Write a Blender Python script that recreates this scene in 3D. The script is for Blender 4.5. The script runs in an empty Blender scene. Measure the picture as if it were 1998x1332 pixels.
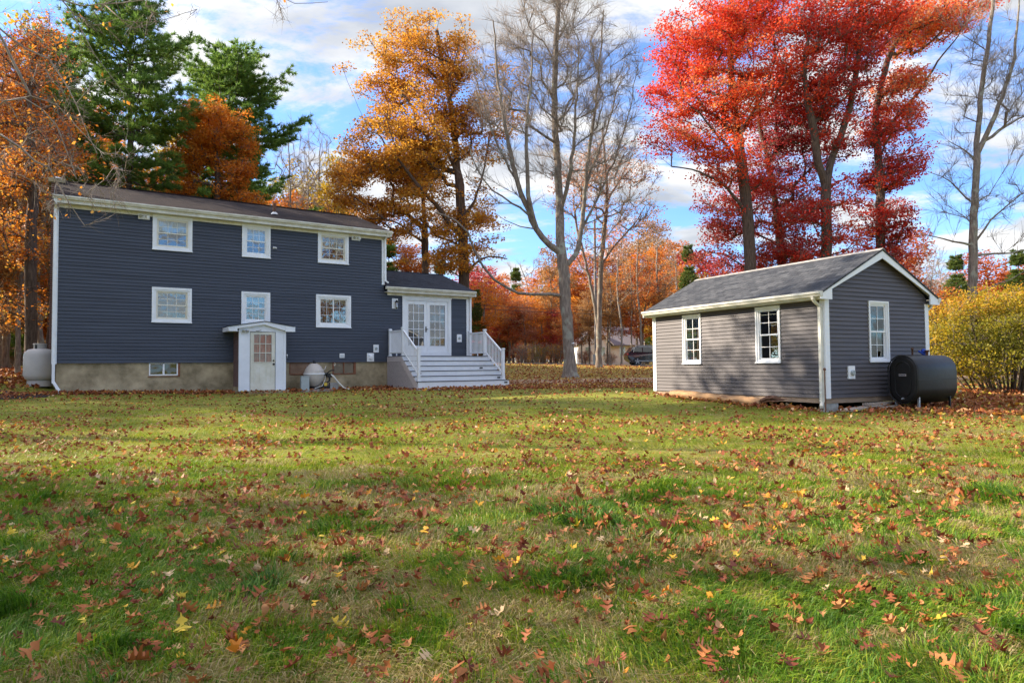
import bpy, math, random
import numpy as np
from mathutils import Vector, Matrix

# ------------------------------------------------------------------ camera, sky, sun, exposure
SC = bpy.context.scene
F = 1321.26
PIT = math.radians(2.0324); ROL = math.radians(-0.45742)
CAM = np.array([0, 0, 1.3])
_c, _s, _p, _q = math.cos(ROL), math.sin(ROL), math.cos(PIT), math.sin(PIT)
RT = _c*np.array([1, 0, 0.]) + _s*np.array([0, -_q, _p])
UP = -_s*np.array([1, 0, 0.]) + _c*np.array([0, -_q, _p])
FW = np.array([0, _p, _q])
cam = bpy.data.cameras.new('camera'); camo = bpy.data.objects.new('camera', cam)
SC.collection.objects.link(camo); SC.camera = camo
cam.sensor_width = 36; cam.lens = F/1998*36; cam.clip_end = 3000; cam.clip_start = .05
camo.matrix_world = Matrix(((RT[0], UP[0], -FW[0], CAM[0]), (RT[1], UP[1], -FW[1], CAM[1]), (RT[2], UP[2], -FW[2], CAM[2]), (0, 0, 0, 1)))
SC.render.resolution_x = 1024; SC.render.resolution_y = 682

SUN_AZ = math.radians(-78)      # measured from +Y toward +X : left, a little beyond the house wall line
SUN_EL = math.radians(29)
SUND = Vector((math.sin(SUN_AZ)*math.cos(SUN_EL), math.cos(SUN_AZ)*math.cos(SUN_EL), math.sin(SUN_EL)))
sl = bpy.data.lights.new('sun', 'SUN'); sl.energy = 5.0; sl.angle = math.radians(.55); sl.color = (1, .87, .70)
so = bpy.data.objects.new('sun', sl); SC.collection.objects.link(so)
so.rotation_euler = (-SUND).to_track_quat('-Z', 'Y').to_euler(); so.location = (-30, 10, 40)
SC.view_settings.view_transform = 'Standard'; SC.view_settings.look = 'None'; SC.view_settings.gamma = 1
SC.view_settings.exposure = 1.32

world = bpy.data.worlds.new('World'); SC.world = world; world.use_nodes = True
def build_world():
    nt = world.node_tree; N = nt.nodes; L = nt.links
    bg = N['Background']; bg.inputs['Strength'].default_value = .15
    sky = N.new('ShaderNodeTexSky'); sky.sky_type = 'NISHITA'; sky.sun_disc = False
    sky.sun_elevation = SUN_EL; sky.sun_rotation = SUN_AZ; sky.air_density = 1.0; sky.dust_density = .6; sky.ozone_density = 1.5
    tc = N.new('ShaderNodeTexCoord'); sp = N.new('ShaderNodeSeparateXYZ'); L.new(tc.outputs['Generated'], sp.inputs[0])
    def mth(op, a, b=None, c=None):
        n = N.new('ShaderNodeMath'); n.operation = op
        for i, v in enumerate((a, b, c)):
            if v is None: continue
            if isinstance(v, (int, float)): n.inputs[i].default_value = v
            else: L.new(v, n.inputs[i])
        return n.outputs[0]
    den = mth('ADD', mth('MAXIMUM', sp.outputs[2], 0.0), .22)
    cb = N.new('ShaderNodeCombineXYZ')
    L.new(mth('DIVIDE', sp.outputs[0], den), cb.inputs[0]); L.new(mth('DIVIDE', sp.outputs[1], den), cb.inputs[1])
    mp = N.new('ShaderNodeMapping'); L.new(cb.outputs[0], mp.inputs[0])
    mp.inputs['Location'].default_value = (5.3, 2.9, 0); mp.inputs['Rotation'].default_value = (0, 0, math.radians(35)); mp.inputs['Scale'].default_value = (.8, 1.35, 1)
    n1 = N.new('ShaderNodeTexNoise'); n1.inputs['Scale'].default_value = 1.9; n1.inputs['Detail'].default_value = 9; n1.inputs['Roughness'].default_value = .66
    n1.inputs['Distortion'].default_value = .25
    L.new(mp.outputs[0], n1.inputs['Vector'])
    cr = N.new('ShaderNodeValToRGB'); L.new(n1.outputs['Fac'], cr.inputs[0])
    cr.color_ramp.elements[0].position = .445; cr.color_ramp.elements[1].position = .565
    cr.color_ramp.interpolation = 'EASE'
    n2 = N.new('ShaderNodeTexNoise'); n2.inputs['Scale'].default_value = 3.2; n2.inputs['Detail'].default_value = 6; L.new(mp.outputs[0], n2.inputs['Vector'])
    cc = N.new('ShaderNodeValToRGB'); L.new(n2.outputs['Fac'], cc.inputs[0])
    cc.color_ramp.elements[0].position = .32; cc.color_ramp.elements[0].color = (1.6, 1.7, 1.85, 1)
    cc.color_ramp.elements[1].position = .62; cc.color_ramp.elements[1].color = (3.25, 3.2, 3.1, 1)
    # clouds boosted toward the sun, and overhead above the view to add ambient light
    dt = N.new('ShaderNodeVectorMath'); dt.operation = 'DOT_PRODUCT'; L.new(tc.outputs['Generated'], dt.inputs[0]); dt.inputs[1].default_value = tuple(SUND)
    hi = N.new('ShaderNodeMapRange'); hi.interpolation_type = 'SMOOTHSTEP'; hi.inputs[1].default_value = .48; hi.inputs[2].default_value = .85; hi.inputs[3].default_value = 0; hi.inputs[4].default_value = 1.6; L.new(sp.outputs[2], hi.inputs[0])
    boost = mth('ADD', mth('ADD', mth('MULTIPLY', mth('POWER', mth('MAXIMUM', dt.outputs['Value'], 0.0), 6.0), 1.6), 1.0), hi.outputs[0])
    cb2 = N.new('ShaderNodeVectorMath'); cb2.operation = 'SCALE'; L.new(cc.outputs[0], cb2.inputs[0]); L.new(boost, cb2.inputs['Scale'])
    skm = N.new('ShaderNodeMix'); skm.data_type = 'RGBA'; skm.blend_type = 'MULTIPLY'; skm.inputs[0].default_value = 1
    L.new(sky.outputs[0], skm.inputs[6]); skm.inputs[7].default_value = (.42, .64, .97, 1)
    mx = N.new('ShaderNodeMix'); mx.data_type = 'RGBA'
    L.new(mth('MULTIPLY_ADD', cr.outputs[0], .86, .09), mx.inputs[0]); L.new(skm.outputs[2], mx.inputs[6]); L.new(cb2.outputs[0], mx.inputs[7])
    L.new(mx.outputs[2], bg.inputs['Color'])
build_world()
SC.render.engine = 'CYCLES'
SC.cycles.max_bounces = 6; SC.cycles.diffuse_bounces = 3; SC.cycles.glossy_bounces = 3; SC.cycles.transparent_max_bounces = 12; SC.cycles.transmission_bounces = 4

# ------------------------------------------------------------------ geometry of the view: a point on a real plane or at a real distance
def ray(x, y): return (x-999)/F*RT - (y-666)/F*UP + FW
def atY(x, y, Y):
    r = ray(x, y); return CAM + r*(Y/r[1])

def smooth(a, b, x):
    t = np.clip((np.asarray(x, float)-a)/(b-a), 0, 1); return t*t*(3-2*t)
_rs = np.random.RandomState(7); _lat = _rs.rand(256, 256)
def vnoise(x, y, s=1.0, o=0):
    x = np.asarray(x, float)*s + 37.3*o + 1000; y = np.asarray(y, float)*s + 11.7*o + 1000
    xi = np.floor(x).astype(int); yi = np.floor(y).astype(int); fx = x-xi; fy = y-yi
    fx = fx*fx*(3-2*fx); fy = fy*fy*(3-2*fy)
    a = _lat[xi % 256, yi % 256]; b = _lat[(xi+1) % 256, yi % 256]; c = _lat[xi % 256, (yi+1) % 256]; d = _lat[(xi+1) % 256, (yi+1) % 256]
    return (a*(1-fx)+b*fx)*(1-fy) + (c*(1-fx)+d*fx)*fy
def gz(x, y):
    x = np.asarray(x, float); y = np.asarray(y, float)
    z = np.interp(y, [-60, 0, 10, 15.4, 21, 28, 31, 34, 40, 48, 50.5, 63, 80, 120, 500], [-.4, 0, .12, .175, .34, .40, .52, .64, .80, 1.02, 1.12, 1.2, 1.25, 1.5, 4])
    far = smooth(38, 50, y)
    z = z + far*(.32*(1-smooth(-2, 13, x)))
    z = z + .13*(1-smooth(-15, -9, x))*smooth(14, 22, y)*(1-far) + .30*(1-smooth(-17.0, -15.4, x))*smooth(17, 23, y)*(1-far*.8)
    z = z + .03*(vnoise(x, y, .35)-.5)*smooth(1, 4, y)
    return z
def gz1(x, y): return float(gz(x, y))

# ------------------------------------------------------------------ materials
def ramp(N, stops, interp='LINEAR'):
    r = N.new('ShaderNodeValToRGB'); r.color_ramp.interpolation = interp
    e = r.color_ramp.elements
    while len(e) < len(stops): e.new(.5)
    for i, (p, c) in enumerate(stops):
        e[i].position = p; e[i].color = (*c, 1)
    return r
def mat(name, col, rough=.6, noise=0, nscale=8, bump=0, bscale=60, spec=.4, metal=0, stretch=(1, 1, 1), col2=None, coat=0):
    m = bpy.data.materials.new(name); m.use_nodes = True; nt = m.node_tree; N = nt.nodes; L = nt.links
    b = N['Principled BSDF']; b.inputs['Roughness'].default_value = rough; b.inputs['Metallic'].default_value = metal
    b.inputs['Specular IOR Level'].default_value = spec; b.inputs['Coat Weight'].default_value = coat
    b.inputs['Base Color'].default_value = (*col, 1)
    tc = N.new('ShaderNodeTexCoord'); mp = N.new('ShaderNodeMapping'); L.new(tc.outputs['Object'], mp.inputs[0]); mp.inputs['Scale'].default_value = stretch
    if noise or col2:
        n = N.new('ShaderNodeTexNoise'); n.inputs['Scale'].default_value = nscale; n.inputs['Detail'].default_value = 7; n.inputs['Roughness'].default_value = .65; L.new(mp.outputs[0], n.inputs['Vector'])
        c2 = col2 or tuple(max(0, v*(1-noise)) for v in col); c1 = col if col2 else tuple(min(1, v*(1+noise)) for v in col)
        r = ramp(N, [(.34, c2), (.66, c1)]); L.new(n.outputs['Fac'], r.inputs[0]); L.new(r.outputs[0], b.inputs['Base Color'])
    if bump:
        n = N.new('ShaderNodeTexNoise'); n.inputs['Scale'].default_value = bscale; n.inputs['Detail'].default_value = 5; L.new(mp.outputs[0], n.inputs['Vector'])
        bp = N.new('ShaderNodeBump'); bp.inputs['Strength'].default_value = bump; bp.inputs['Distance'].default_value = .02; L.new(n.outputs['Fac'], bp.inputs['Height']); L.new(bp.outputs[0], b.inputs['Normal'])
    return m
def leafmat(name, stops, transl=.5, rough=.55):
    m = bpy.data.materials.new(name); m.use_nodes = True; nt = m.node_tree; N = nt.nodes; L = nt.links
    b = N['Principled BSDF']; b.inputs['Roughness'].default_value = rough; b.inputs['Specular IOR Level'].default_value = .25
    at = N.new('ShaderNodeAttribute'); at.attribute_name = 'tint'
    r = ramp(N, stops); L.new(at.outputs['Fac'], r.inputs[0]); L.new(r.outputs[0], b.inputs['Base Color'])
    t = N.new('ShaderNodeBsdfTranslucent'); L.new(r.outputs[0], t.inputs['Color'])
    mx = N.new('ShaderNodeMixShader'); mx.inputs[0].default_value = transl; L.new(b.outputs[0], mx.inputs[1]); L.new(t.outputs[0], mx.inputs[2])
    L.new(mx.outputs[0], N['Material Output'].inputs['Surface'])
    return m
def brickmat(name, c1, c2, cm, bw, bh, mort, axes='xz', k=1, rough=.85, bump=.3, var=.5, stain=None):
    m = bpy.data.materials.new(name); m.use_nodes = True; nt = m.node_tree; N = nt.nodes; L = nt.links
    b = N['Principled BSDF']; b.inputs['Roughness'].default_value = rough; b.inputs['Specular IOR Level'].default_value = .12
    tc = N.new('ShaderNodeTexCoord'); sp = N.new('ShaderNodeSeparateXYZ'); cb = N.new('ShaderNodeCombineXYZ'); L.new(tc.outputs['Object'], sp.inputs[0])
    L.new(sp.outputs['XYZ'.index(axes[0].upper())], cb.inputs[0])
    mu = N.new('ShaderNodeMath'); mu.operation = 'MULTIPLY'; mu.inputs[1].default_value = k; L.new(sp.outputs['XYZ'.index(axes[1].upper())], mu.inputs[0]); L.new(mu.outputs[0], cb.inputs[1])
    br = N.new('ShaderNodeTexBrick'); L.new(cb.outputs[0], br.inputs['Vector']); br.inputs['Scale'].default_value = 1
    br.inputs['Brick Width'].default_value = bw; br.inputs['Row Height'].default_value = bh; br.inputs['Mortar Size'].default_value = mort; br.inputs['Mortar Smooth'].default_value = .3
    br.inputs['Color1'].default_value = (*c1, 1); br.inputs['Color2'].default_value = (*c2, 1); br.inputs['Mortar'].default_value = (*cm, 1); br.inputs['Bias'].default_value = 0
    n = N.new('ShaderNodeTexNoise'); n.inputs['Scale'].default_value = 9; n.inputs['Detail'].default_value = 8; n.inputs['Roughness'].default_value = .8; L.new(tc.outputs['Object'], n.inputs['Vector'])
    mx = N.new('ShaderNodeMix'); mx.data_type = 'RGBA'; mx.blend_type = 'MULTIPLY'; mx.inputs[0].default_value = var
    r = ramp(N, [(.3, (.35, .35, .35)), (.7, (1.6, 1.6, 1.6))]); L.new(n.outputs['Fac'], r.inputs[0])
    L.new(br.outputs['Color'], mx.inputs[6]); L.new(r.outputs[0], mx.inputs[7])
    out = mx.outputs[2]
    if stain:
        n3 = N.new('ShaderNodeTexNoise'); n3.inputs['Scale'].default_value = 2.2; n3.inputs['Detail'].default_value = 8; L.new(tc.outputs['Object'], n3.inputs['Vector'])
        r3 = ramp(N, [(.5, (0, 0, 0)), (.72, (1, 1, 1))]); L.new(n3.outputs['Fac'], r3.inputs[0])
        m3 = N.new('ShaderNodeMix'); m3.data_type = 'RGBA'; L.new(r3.outputs[0], m3.inputs[0]); L.new(out, m3.inputs[6]); m3.inputs[7].default_value = (*stain, 1); out = m3.outputs[2]
    L.new(out, b.inputs['Base Color'])
    bp = N.new('ShaderNodeBump'); bp.inputs['Strength'].default_value = bump; bp.inputs['Distance'].default_value = .02; bp.invert = True
    L.new(br.outputs['Fac'], bp.inputs['Height']); L.new(bp.outputs[0], b.inputs['Normal'])
    return m
def glassmat(name, base, gloss, rough=.02, wav=.25, transparent=0, wscale=1.6):
    m = bpy.data.materials.new(name); m.use_nodes = True; nt = m.node_tree; N = nt.nodes; L = nt.links
    b = N['Principled BSDF']; b.inputs['Base Color'].default_value = (*base, 1); b.inputs['Roughness'].default_value = .1; b.inputs['Specular IOR Level'].default_value = .1
    g = N.new('ShaderNodeBsdfGlossy'); g.inputs['Roughness'].default_value = rough; g.inputs['Color'].default_value = (.95, .97, 1, 1)
    tc = N.new('ShaderNodeTexCoord'); n = N.new('ShaderNodeTexNoise'); n.inputs['Scale'].default_value = wscale; n.inputs['Detail'].default_value = 2; L.new(tc.outputs['Object'], n.inputs['Vector'])
    bp = N.new('ShaderNodeBump'); bp.inputs['Strength'].default_value = wav; bp.inputs['Distance'].default_value = .05; L.new(n.outputs['Fac'], bp.inputs['Height']); L.new(bp.outputs[0], g.inputs['Normal'])
    src = b.outputs[0]
    if transparent:
        t = N.new('ShaderNodeBsdfTransparent'); t.inputs['Color'].default_value = (.85, .9, .88, 1); src = t.outputs[0]
    mx = N.new('ShaderNodeMixShader'); mx.inputs[0].default_value = gloss; L.new(src, mx.inputs[1]); L.new(g.outputs[0], mx.inputs[2])
    L.new(mx.outputs[0], N['Material Output'].inputs['Surface'])
    return m
def barkmat(name, c1, c2, sc=6, lich=None):
    m = bpy.data.materials.new(name); m.use_nodes = True; nt = m.node_tree; N = nt.nodes; L = nt.links
    b = N['Principled BSDF']; b.inputs['Roughness'].default_value = .9; b.inputs['Specular IOR Level'].default_value = .15
    tc = N.new('ShaderNodeTexCoord'); mp = N.new('ShaderNodeMapping'); mp.inputs['Scale'].default_value = (2.2, 2.2, .35); L.new(tc.outputs['Object'], mp.inputs[0])
    n = N.new('ShaderNodeTexNoise'); n.inputs['Scale'].default_value = sc; n.inputs['Detail'].default_value = 8; n.inputs['Roughness'].default_value = .7; L.new(mp.outputs[0], n.inputs['Vector'])
    r = ramp(N, [(.35, c2), (.65, c1)]); L.new(n.outputs['Fac'], r.inputs[0]); out = r.outputs[0]
    if lich:
        n2 = N.new('ShaderNodeTexNoise'); n2.inputs['Scale'].default_value = 2.3; n2.inputs['Detail'].default_value = 6; L.new(tc.outputs['Object'], n2.inputs['Vector'])
        r2 = ramp(N, [(.54, (0, 0, 0)), (.62, (1, 1, 1))]); L.new(n2.outputs['Fac'], r2.inputs[0])
        mx = N.new('ShaderNodeMix'); mx.data_type = 'RGBA'; L.new(r2.outputs[0], mx.inputs[0]); L.new(out, mx.inputs[6]); mx.inputs[7].default_value = (*lich, 1); out = mx.outputs[2]
    L.new(out, b.inputs['Base Color'])
    bp = N.new('ShaderNodeBump'); bp.inputs['Strength'].default_value = .8; bp.inputs['Distance'].default_value = .03; L.new(n.outputs['Fac'], bp.inputs['Height']); L.new(bp.outputs[0], b.inputs['Normal'])
    return m

M = {}
M['house_siding'] = mat('house_siding', (.052, .060, .080), .5, noise=.22, nscale=1.4, spec=.3, stretch=(.22, .5, 6))
M['shed_siding'] = mat('shed_siding', (.088, .077, .079), .5, noise=.20, nscale=2, spec=.3, stretch=(.4, .4, 6))
M['white'] = mat('white_trim', (.78, .79, .80), .45, noise=.05, nscale=3)
M['white_old'] = mat('weathered_white_trim', (.76, .74, .66), .5, noise=.12, nscale=4, col2=(.55, .52, .43))
M['vinyl'] = mat('vinyl_frame', (.80, .80, .79), .35, noise=.03)
M['cream'] = mat('cream_sash', (.70, .66, .55), .4, noise=.04)
M['door_old'] = mat('old_door_paint', (.72, .70, .62), .45, col2=(.58, .55, .44), nscale=2.5)
M['entry_white'] = mat('entry_panel_white', (.74, .76, .80), .5, noise=.06, nscale=2)
M['concrete'] = mat('foundation_concrete', (.50, .40, .25), .9, col2=(.19, .15, .085), nscale=1.4, bump=.4, bscale=30)
M['block'] = mat('concrete_block', (.34, .33, .31), .95, noise=.2, nscale=8, bump=.4)
M['house_roof'] = brickmat('house_shingles', (.014, .009, .009), (.030, .020, .019), (.006, .005, .005), .3, .145, .006, 'xy', 1, var=.8, stain=(.040, .027, .023))
M['addition_roof'] = brickmat('addition_shingles', (.020, .023, .032), (.040, .044, .055), (.008, .008, .011), .3, .145, .006, 'xy', 1, var=.7)
M['shed_roof'] = brickmat('shed_shingles', (.040, .043, .050), (.085, .088, .094), (.014, .015, .017), .3, .145, .008, 'yx', 1.1, var=.7)
M['brick'] = brickmat('chimney_brick', (.12, .05, .04), (.17, .075, .06), (.22, .20, .18), .21, .075, .012, 'yz', 1, var=.4)
M['glass_house'] = glassmat('house_window_glass', (.03, .045, .06), .11, wav=.18, transparent=1)
M['glass_cellar'] = glassmat('cellar_window_glass', (.02, .02, .018), .08, wav=.3)
M['white_curtain'] = mat('white_curtain', (.50, .51, .50), .9, noise=.12, nscale=9, stretch=(4, 1, .3))
M['glass_door'] = glassmat('door_glass', (.04, .05, .055), .14, wav=.06)
M['glass_shed'] = glassmat('shed_window_glass', (.02, .02, .02), .07, wav=.05, transparent=1)
M['glass_bulk'] = glassmat('basement_window_glass', (.16, .13, .08), .22, wav=.2)
M['curtain'] = mat('rust_curtain', (.50, .13, .07), .9, noise=.5, nscale=12, stretch=(3, 1, .4))
M['dark'] = mat('black_metal', (.012, .012, .014), .4)
M['darkgap'] = mat('dark_void', (.02, .017, .015), .95)
M['grey_tread'] = mat('grey_composite', (.10, .10, .11), .7, noise=.1)
M['tan'] = mat('tan_lattice', (.50, .44, .42), .6, noise=.06)
M['wood'] = mat('bare_lumber', (.40, .29, .20), .8, col2=(.24, .17, .12), nscale=6, stretch=(.4, .4, 4), bump=.3)
M['wood_grey'] = mat('weathered_plank', (.42, .34, .27), .85, col2=(.24, .19, .15), nscale=5, stretch=(.3, 3, 3), bump=.3)
M['wood_red'] = mat('stained_frame', (.20, .075, .035), .7, noise=.3, nscale=6)
M['ply'] = mat('brown_board', (.30, .19, .12), .8, col2=(.18, .10, .06), nscale=3)
M['log'] = mat('peeled_log', (.52, .30, .14), .8, col2=(.20, .11, .06), nscale=3.5, stretch=(.6, 3, 3), bump=.7, bscale=14)
M['rust'] = mat('rusty_iron', (.13, .06, .035), .85, noise=.4, nscale=14, bump=.4)
M['tank_black'] = mat('oil_tank_paint', (.008, .0072, .007), .45, noise=.4, nscale=4, spec=.4, bump=.15, bscale=9)
M['propane'] = mat('propane_tank_paint', (.50, .48, .46), .45, noise=.06, nscale=3)
M['filter'] = mat('filter_plastic', (.50, .45, .40), .5, noise=.12, nscale=4)
M['greybox'] = mat('grey_box', (.36, .40, .40), .5, noise=.06)
M['steel'] = mat('galvanised_steel', (.45, .46, .47), .4, noise=.15, metal=.6)
M['hose'] = mat('white_hose', (.62, .60, .54), .5, noise=.1)
M['yellow'] = mat('yellow_label', (.6, .42, .05), .5)
M['blue'] = mat('blue_valve', (.02, .06, .35), .4)
M['bark_grey'] = barkmat('maple_bark', (.32, .26, .21), (.115, .09, .073), 6, lich=(.30, .29, .23))
M['bark_dark'] = barkmat('oak_bark', (.17, .12, .09), (.055, .04, .032), 7)
M['bark_pine'] = barkmat('pine_bark', (.15, .115, .10), (.05, .04, .035), 5)
M['bark_pale'] = barkmat('pale_bark', (.38, .33, .28), (.18, .15, .12), 7)
M['twig'] = barkmat('twig_bark', (.37, .31, .26), (.20, .16, .13), 9)
M['pole'] = barkmat('pole_wood', (.30, .27, .25), (.17, .155, .145), 5)
M['polepale'] = barkmat('pale_pole_wood', (.62, .55, .46), (.33, .25, .18), 4)
LM = {}
LM['gold'] = leafmat('golden_oak_leaf', [(0, (.30, .10, .015)), (.35, (.54, .22, .025)), (.7, (.70, .37, .04)), (.93, (.74, .48, .08)), (1, (.32, .34, .06))])
LM['orange'] = leafmat('orange_leaf', [(0, (.30, .07, .015)), (.4, (.60, .18, .02)), (.8, (.75, .31, .035)), (1, (.72, .46, .07))])
LM['red'] = leafmat('scarlet_oak_leaf', [(0, (.24, .015, .022)), (.35, (.58, .04, .022)), (.7, (.84, .095, .032)), (.9, (.86, .22, .05)), (1, (.78, .40, .14))])
LM['darkred'] = leafmat('dark_red_leaf', [(0, (.20, .02, .026)), (.5, (.46, .045, .045)), (.85, (.66, .15, .07)), (1, (.6, .32, .12))])
LM['redorange'] = leafmat('red_brown_leaf', [(0, (.26, .05, .02)), (.5, (.55, .14, .035)), (.85, (.66, .31, .06)), (1, (.35, .34, .07))])
LM['brown'] = leafmat('brown_leaf', [(0, (.20, .09, .04)), (.5, (.40, .19, .06)), (1, (.55, .35, .13))])
LM['salmon'] = leafmat('pale_orange_leaf', [(0, (.35, .12, .06)), (.5, (.58, .24, .12)), (1, (.66, .38, .18))])
LM['yellow'] = leafmat('yellow_green_leaf', [(0, (.15, .16, .02)), (.4, (.34, .28, .022)), (.75, (.58, .34, .025)), (1, (.64, .24, .03))])
LM['green'] = leafmat('pine_needle', [(0, (.06, .12, .03)), (.5, (.17, .29, .05)), (.85, (.32, .43, .07)), (1, (.44, .46, .10))], transl=.45)
LM['farpine'] = leafmat('far_pine_needle', [(0, (.05, .09, .025)), (.6, (.12, .17, .03)), (1, (.26, .27, .06))], transl=.3)
LM['olive'] = leafmat('olive_brush_leaf', [(0, (.18, .17, .04)), (.5, (.40, .30, .07)), (.85, (.60, .40, .09)), (1, (.62, .28, .08))])

# ------------------------------------------------------------------ object helpers
def link(o): SC.collection.objects.link(o); return o
def thing(name, label, cat, loc=(0, 0, 0), rz=0, group=None):
    o = bpy.data.objects.new(name, None); link(o); o.location = loc; o.rotation_euler = (0, 0, rz); o.empty_display_size = .3
    o['label'] = label; o['category'] = cat
    if group: o['group'] = group
    return o
def tag(o, label, cat, group=None):
    o['label'] = label; o['category'] = cat
    if group: o['group'] = group
    return o
def np_mesh(name, V, faces_list, m, tint=None, smooth_=False):
    """faces_list: list of (n,k) int arrays"""
    me = bpy.data.meshes.new(name); V = np.asarray(V, np.float32)
    me.vertices.add(len(V)); me.vertices.foreach_set('co', V.ravel())
    fl = [np.asarray(f, np.int32) for f in faces_list if len(f)]
    nl = sum(f.size for f in fl); nf = sum(len(f) for f in fl)
    me.loops.add(nl); me.loops.foreach_set('vertex_index', np.concatenate([f.ravel() for f in fl]))
    tot = np.concatenate([np.full(len(f), f.shape[1], np.int32) for f in fl]); st = np.concatenate([[0], np.cumsum(tot)[:-1]]).astype(np.int32)
    me.polygons.add(nf); me.polygons.foreach_set('loop_start', st)
    try: me.polygons.foreach_set('loop_total', tot)
    except Exception: pass
    if smooth_: me.polygons.foreach_set('use_smooth', np.ones(nf, bool))
    if tint is not None:
        a = me.attributes.new('tint', 'FLOAT', 'FACE'); a.data.foreach_set('value', np.asarray(tint, np.float32))
    me.update(calc_edges=True); me.validate(); me.materials.append(m)
    return me
def np_obj(name, V, fl, m, parent=None, tint=None, smooth_=False):
    o = bpy.data.objects.new(name, np_mesh(name, V, fl, m, tint, smooth_)); link(o)
    if parent: o.parent = parent
    return o
class MB:
    """collects shapes in a thing's own frame: x along, y into, z up"""
    def __init__(s, zo=0): s.v = []; s.f = []; s.z = zo; s.sm = []
    def add(s, vs, fs, sm=False):
        b = len(s.v); s.v += [(v[0], v[1], v[2]-s.z) for v in vs]; s.f += [tuple(b+i for i in f) for f in fs]; s.sm += [sm]*len(fs); return s
    def box(s, x0, x1, y0, y1, z0, z1):
        x0, x1 = min(x0, x1), max(x0, x1); y0, y1 = min(y0, y1), max(y0, y1); z0, z1 = min(z0, z1), max(z0, z1)
        v = [(x, y, z) for z in (z0, z1) for y in (y0, y1) for x in (x0, x1)]
        return s.add(v, [(0, 2, 3, 1), (4, 5, 7, 6), (0, 1, 5, 4), (2, 6, 7, 3), (0, 4, 6, 2), (1, 3, 7, 5)])
    def prism(s, poly, axis, a0, a1):
        """poly in the plane across axis ('x': (y,z), 'y': (x,z), 'z': (x,y))"""
        def P(p, a): return {'x': (a, p[0], p[1]), 'y': (p[0], a, p[1]), 'z': (p[0], p[1], a)}[axis]
        n = len(poly); v = [P(p, a0) for p in poly] + [P(p, a1) for p in poly]
        ar = sum(poly[i][0]*poly[(i+1) % n][1]-poly[(i+1) % n][0]*poly[i][1] for i in range(n))
        fs = [tuple(range(n)), tuple(range(2*n-1, n-1, -1))] + [(i, n+i, n+(i+1) % n, (i+1) % n) for i in range(n)]
        flip = (ar > 0) == (a1 > a0)
        if axis == 'y': flip = not flip
        if flip: fs = [tuple(reversed(f)) for f in fs]
        return s.add(v, fs)
    def beam(s, p, q, w, h, up=(0, 0, 1)):
        p = Vector(p); q = Vector(q); d = (q-p).normalized(); u = Vector(up); r = d.cross(u).normalized(); u = r.cross(d)
        v = [tuple(c + r*(a*w/2) + u*(b*h/2)) for c in (p, q) for a, b in ((-1, -1), (1, -1), (1, 1), (-1, 1))]
        return s.add(v, [(0, 3, 2, 1), (4, 5, 6, 7), (0, 1, 5, 4), (1, 2, 6, 5), (2, 3, 7, 6), (3, 0, 4, 7)])
    def tube(s, pts, rad, k=8, cap=True):
        pts = [Vector(p) for p in pts]; n = len(pts)
        if not hasattr(rad, '__len__'): rad = [rad]*n
        v = []; fs = []; ref = Vector((0, 0, 1))
        t0 = (pts[1]-pts[0]).normalized()
        if abs(t0.z) > .9: ref = Vector((1, 0, 0))
        for i, p in enumerate(pts):
            t = (pts[min(i+1, n-1)]-pts[max(i-1, 0)]).normalized(); r = t.cross(ref)
            if r.length < 1e-4: r = t.cross(Vector((0, 1, 0)))
            r.normalize(); u = r.cross(t)
            v += [tuple(p + (r*math.cos(2*math.pi*j/k)+u*math.sin(2*math.pi*j/k))*rad[i]) for j in range(k)]
        for i in range(n-1):
            for j in range(k): fs.append((i*k+j, i*k+(j+1) % k, (i+1)*k+(j+1) % k, (i+1)*k+j))
        s.add(v, fs, True)
        if cap: s.add([v[j] for j in range(k)] + [v[(n-1)*k+j] for j in range(k)], [tuple(range(k-1, -1, -1)), tuple(range(k, 2*k))])
        return s
    def lathe(s, cx, cy, prof, k=20, sm=True):
        v = []; fs = []
        for r, z in prof: v += [(cx+r*math.cos(2*math.pi*j/k), cy+r*math.sin(2*math.pi*j/k), z) for j in range(k)]
        for i in range(len(prof)-1):
            for j in range(k): fs.append((i*k+j, i*k+(j+1) % k, (i+1)*k+(j+1) % k, (i+1)*k+j))
        s.add(v, fs, sm)
        s.add([v[j] for j in range(k)], [tuple(range(k-1, -1, -1))]); s.add([v[(len(prof)-1)*k+j] for j in range(k)], [tuple(range(k))])
        return s
    def build(s, name, m, parent=None):
        me = bpy.data.meshes.new(name); me.from_pydata(s.v, [], s.f); me.materials.append(m)
        me.polygons.foreach_set('use_smooth', s.sm); me.update()
        o = bpy.data.objects.new(name, me); link(o)
        if parent: o.parent = parent
        return o

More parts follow.
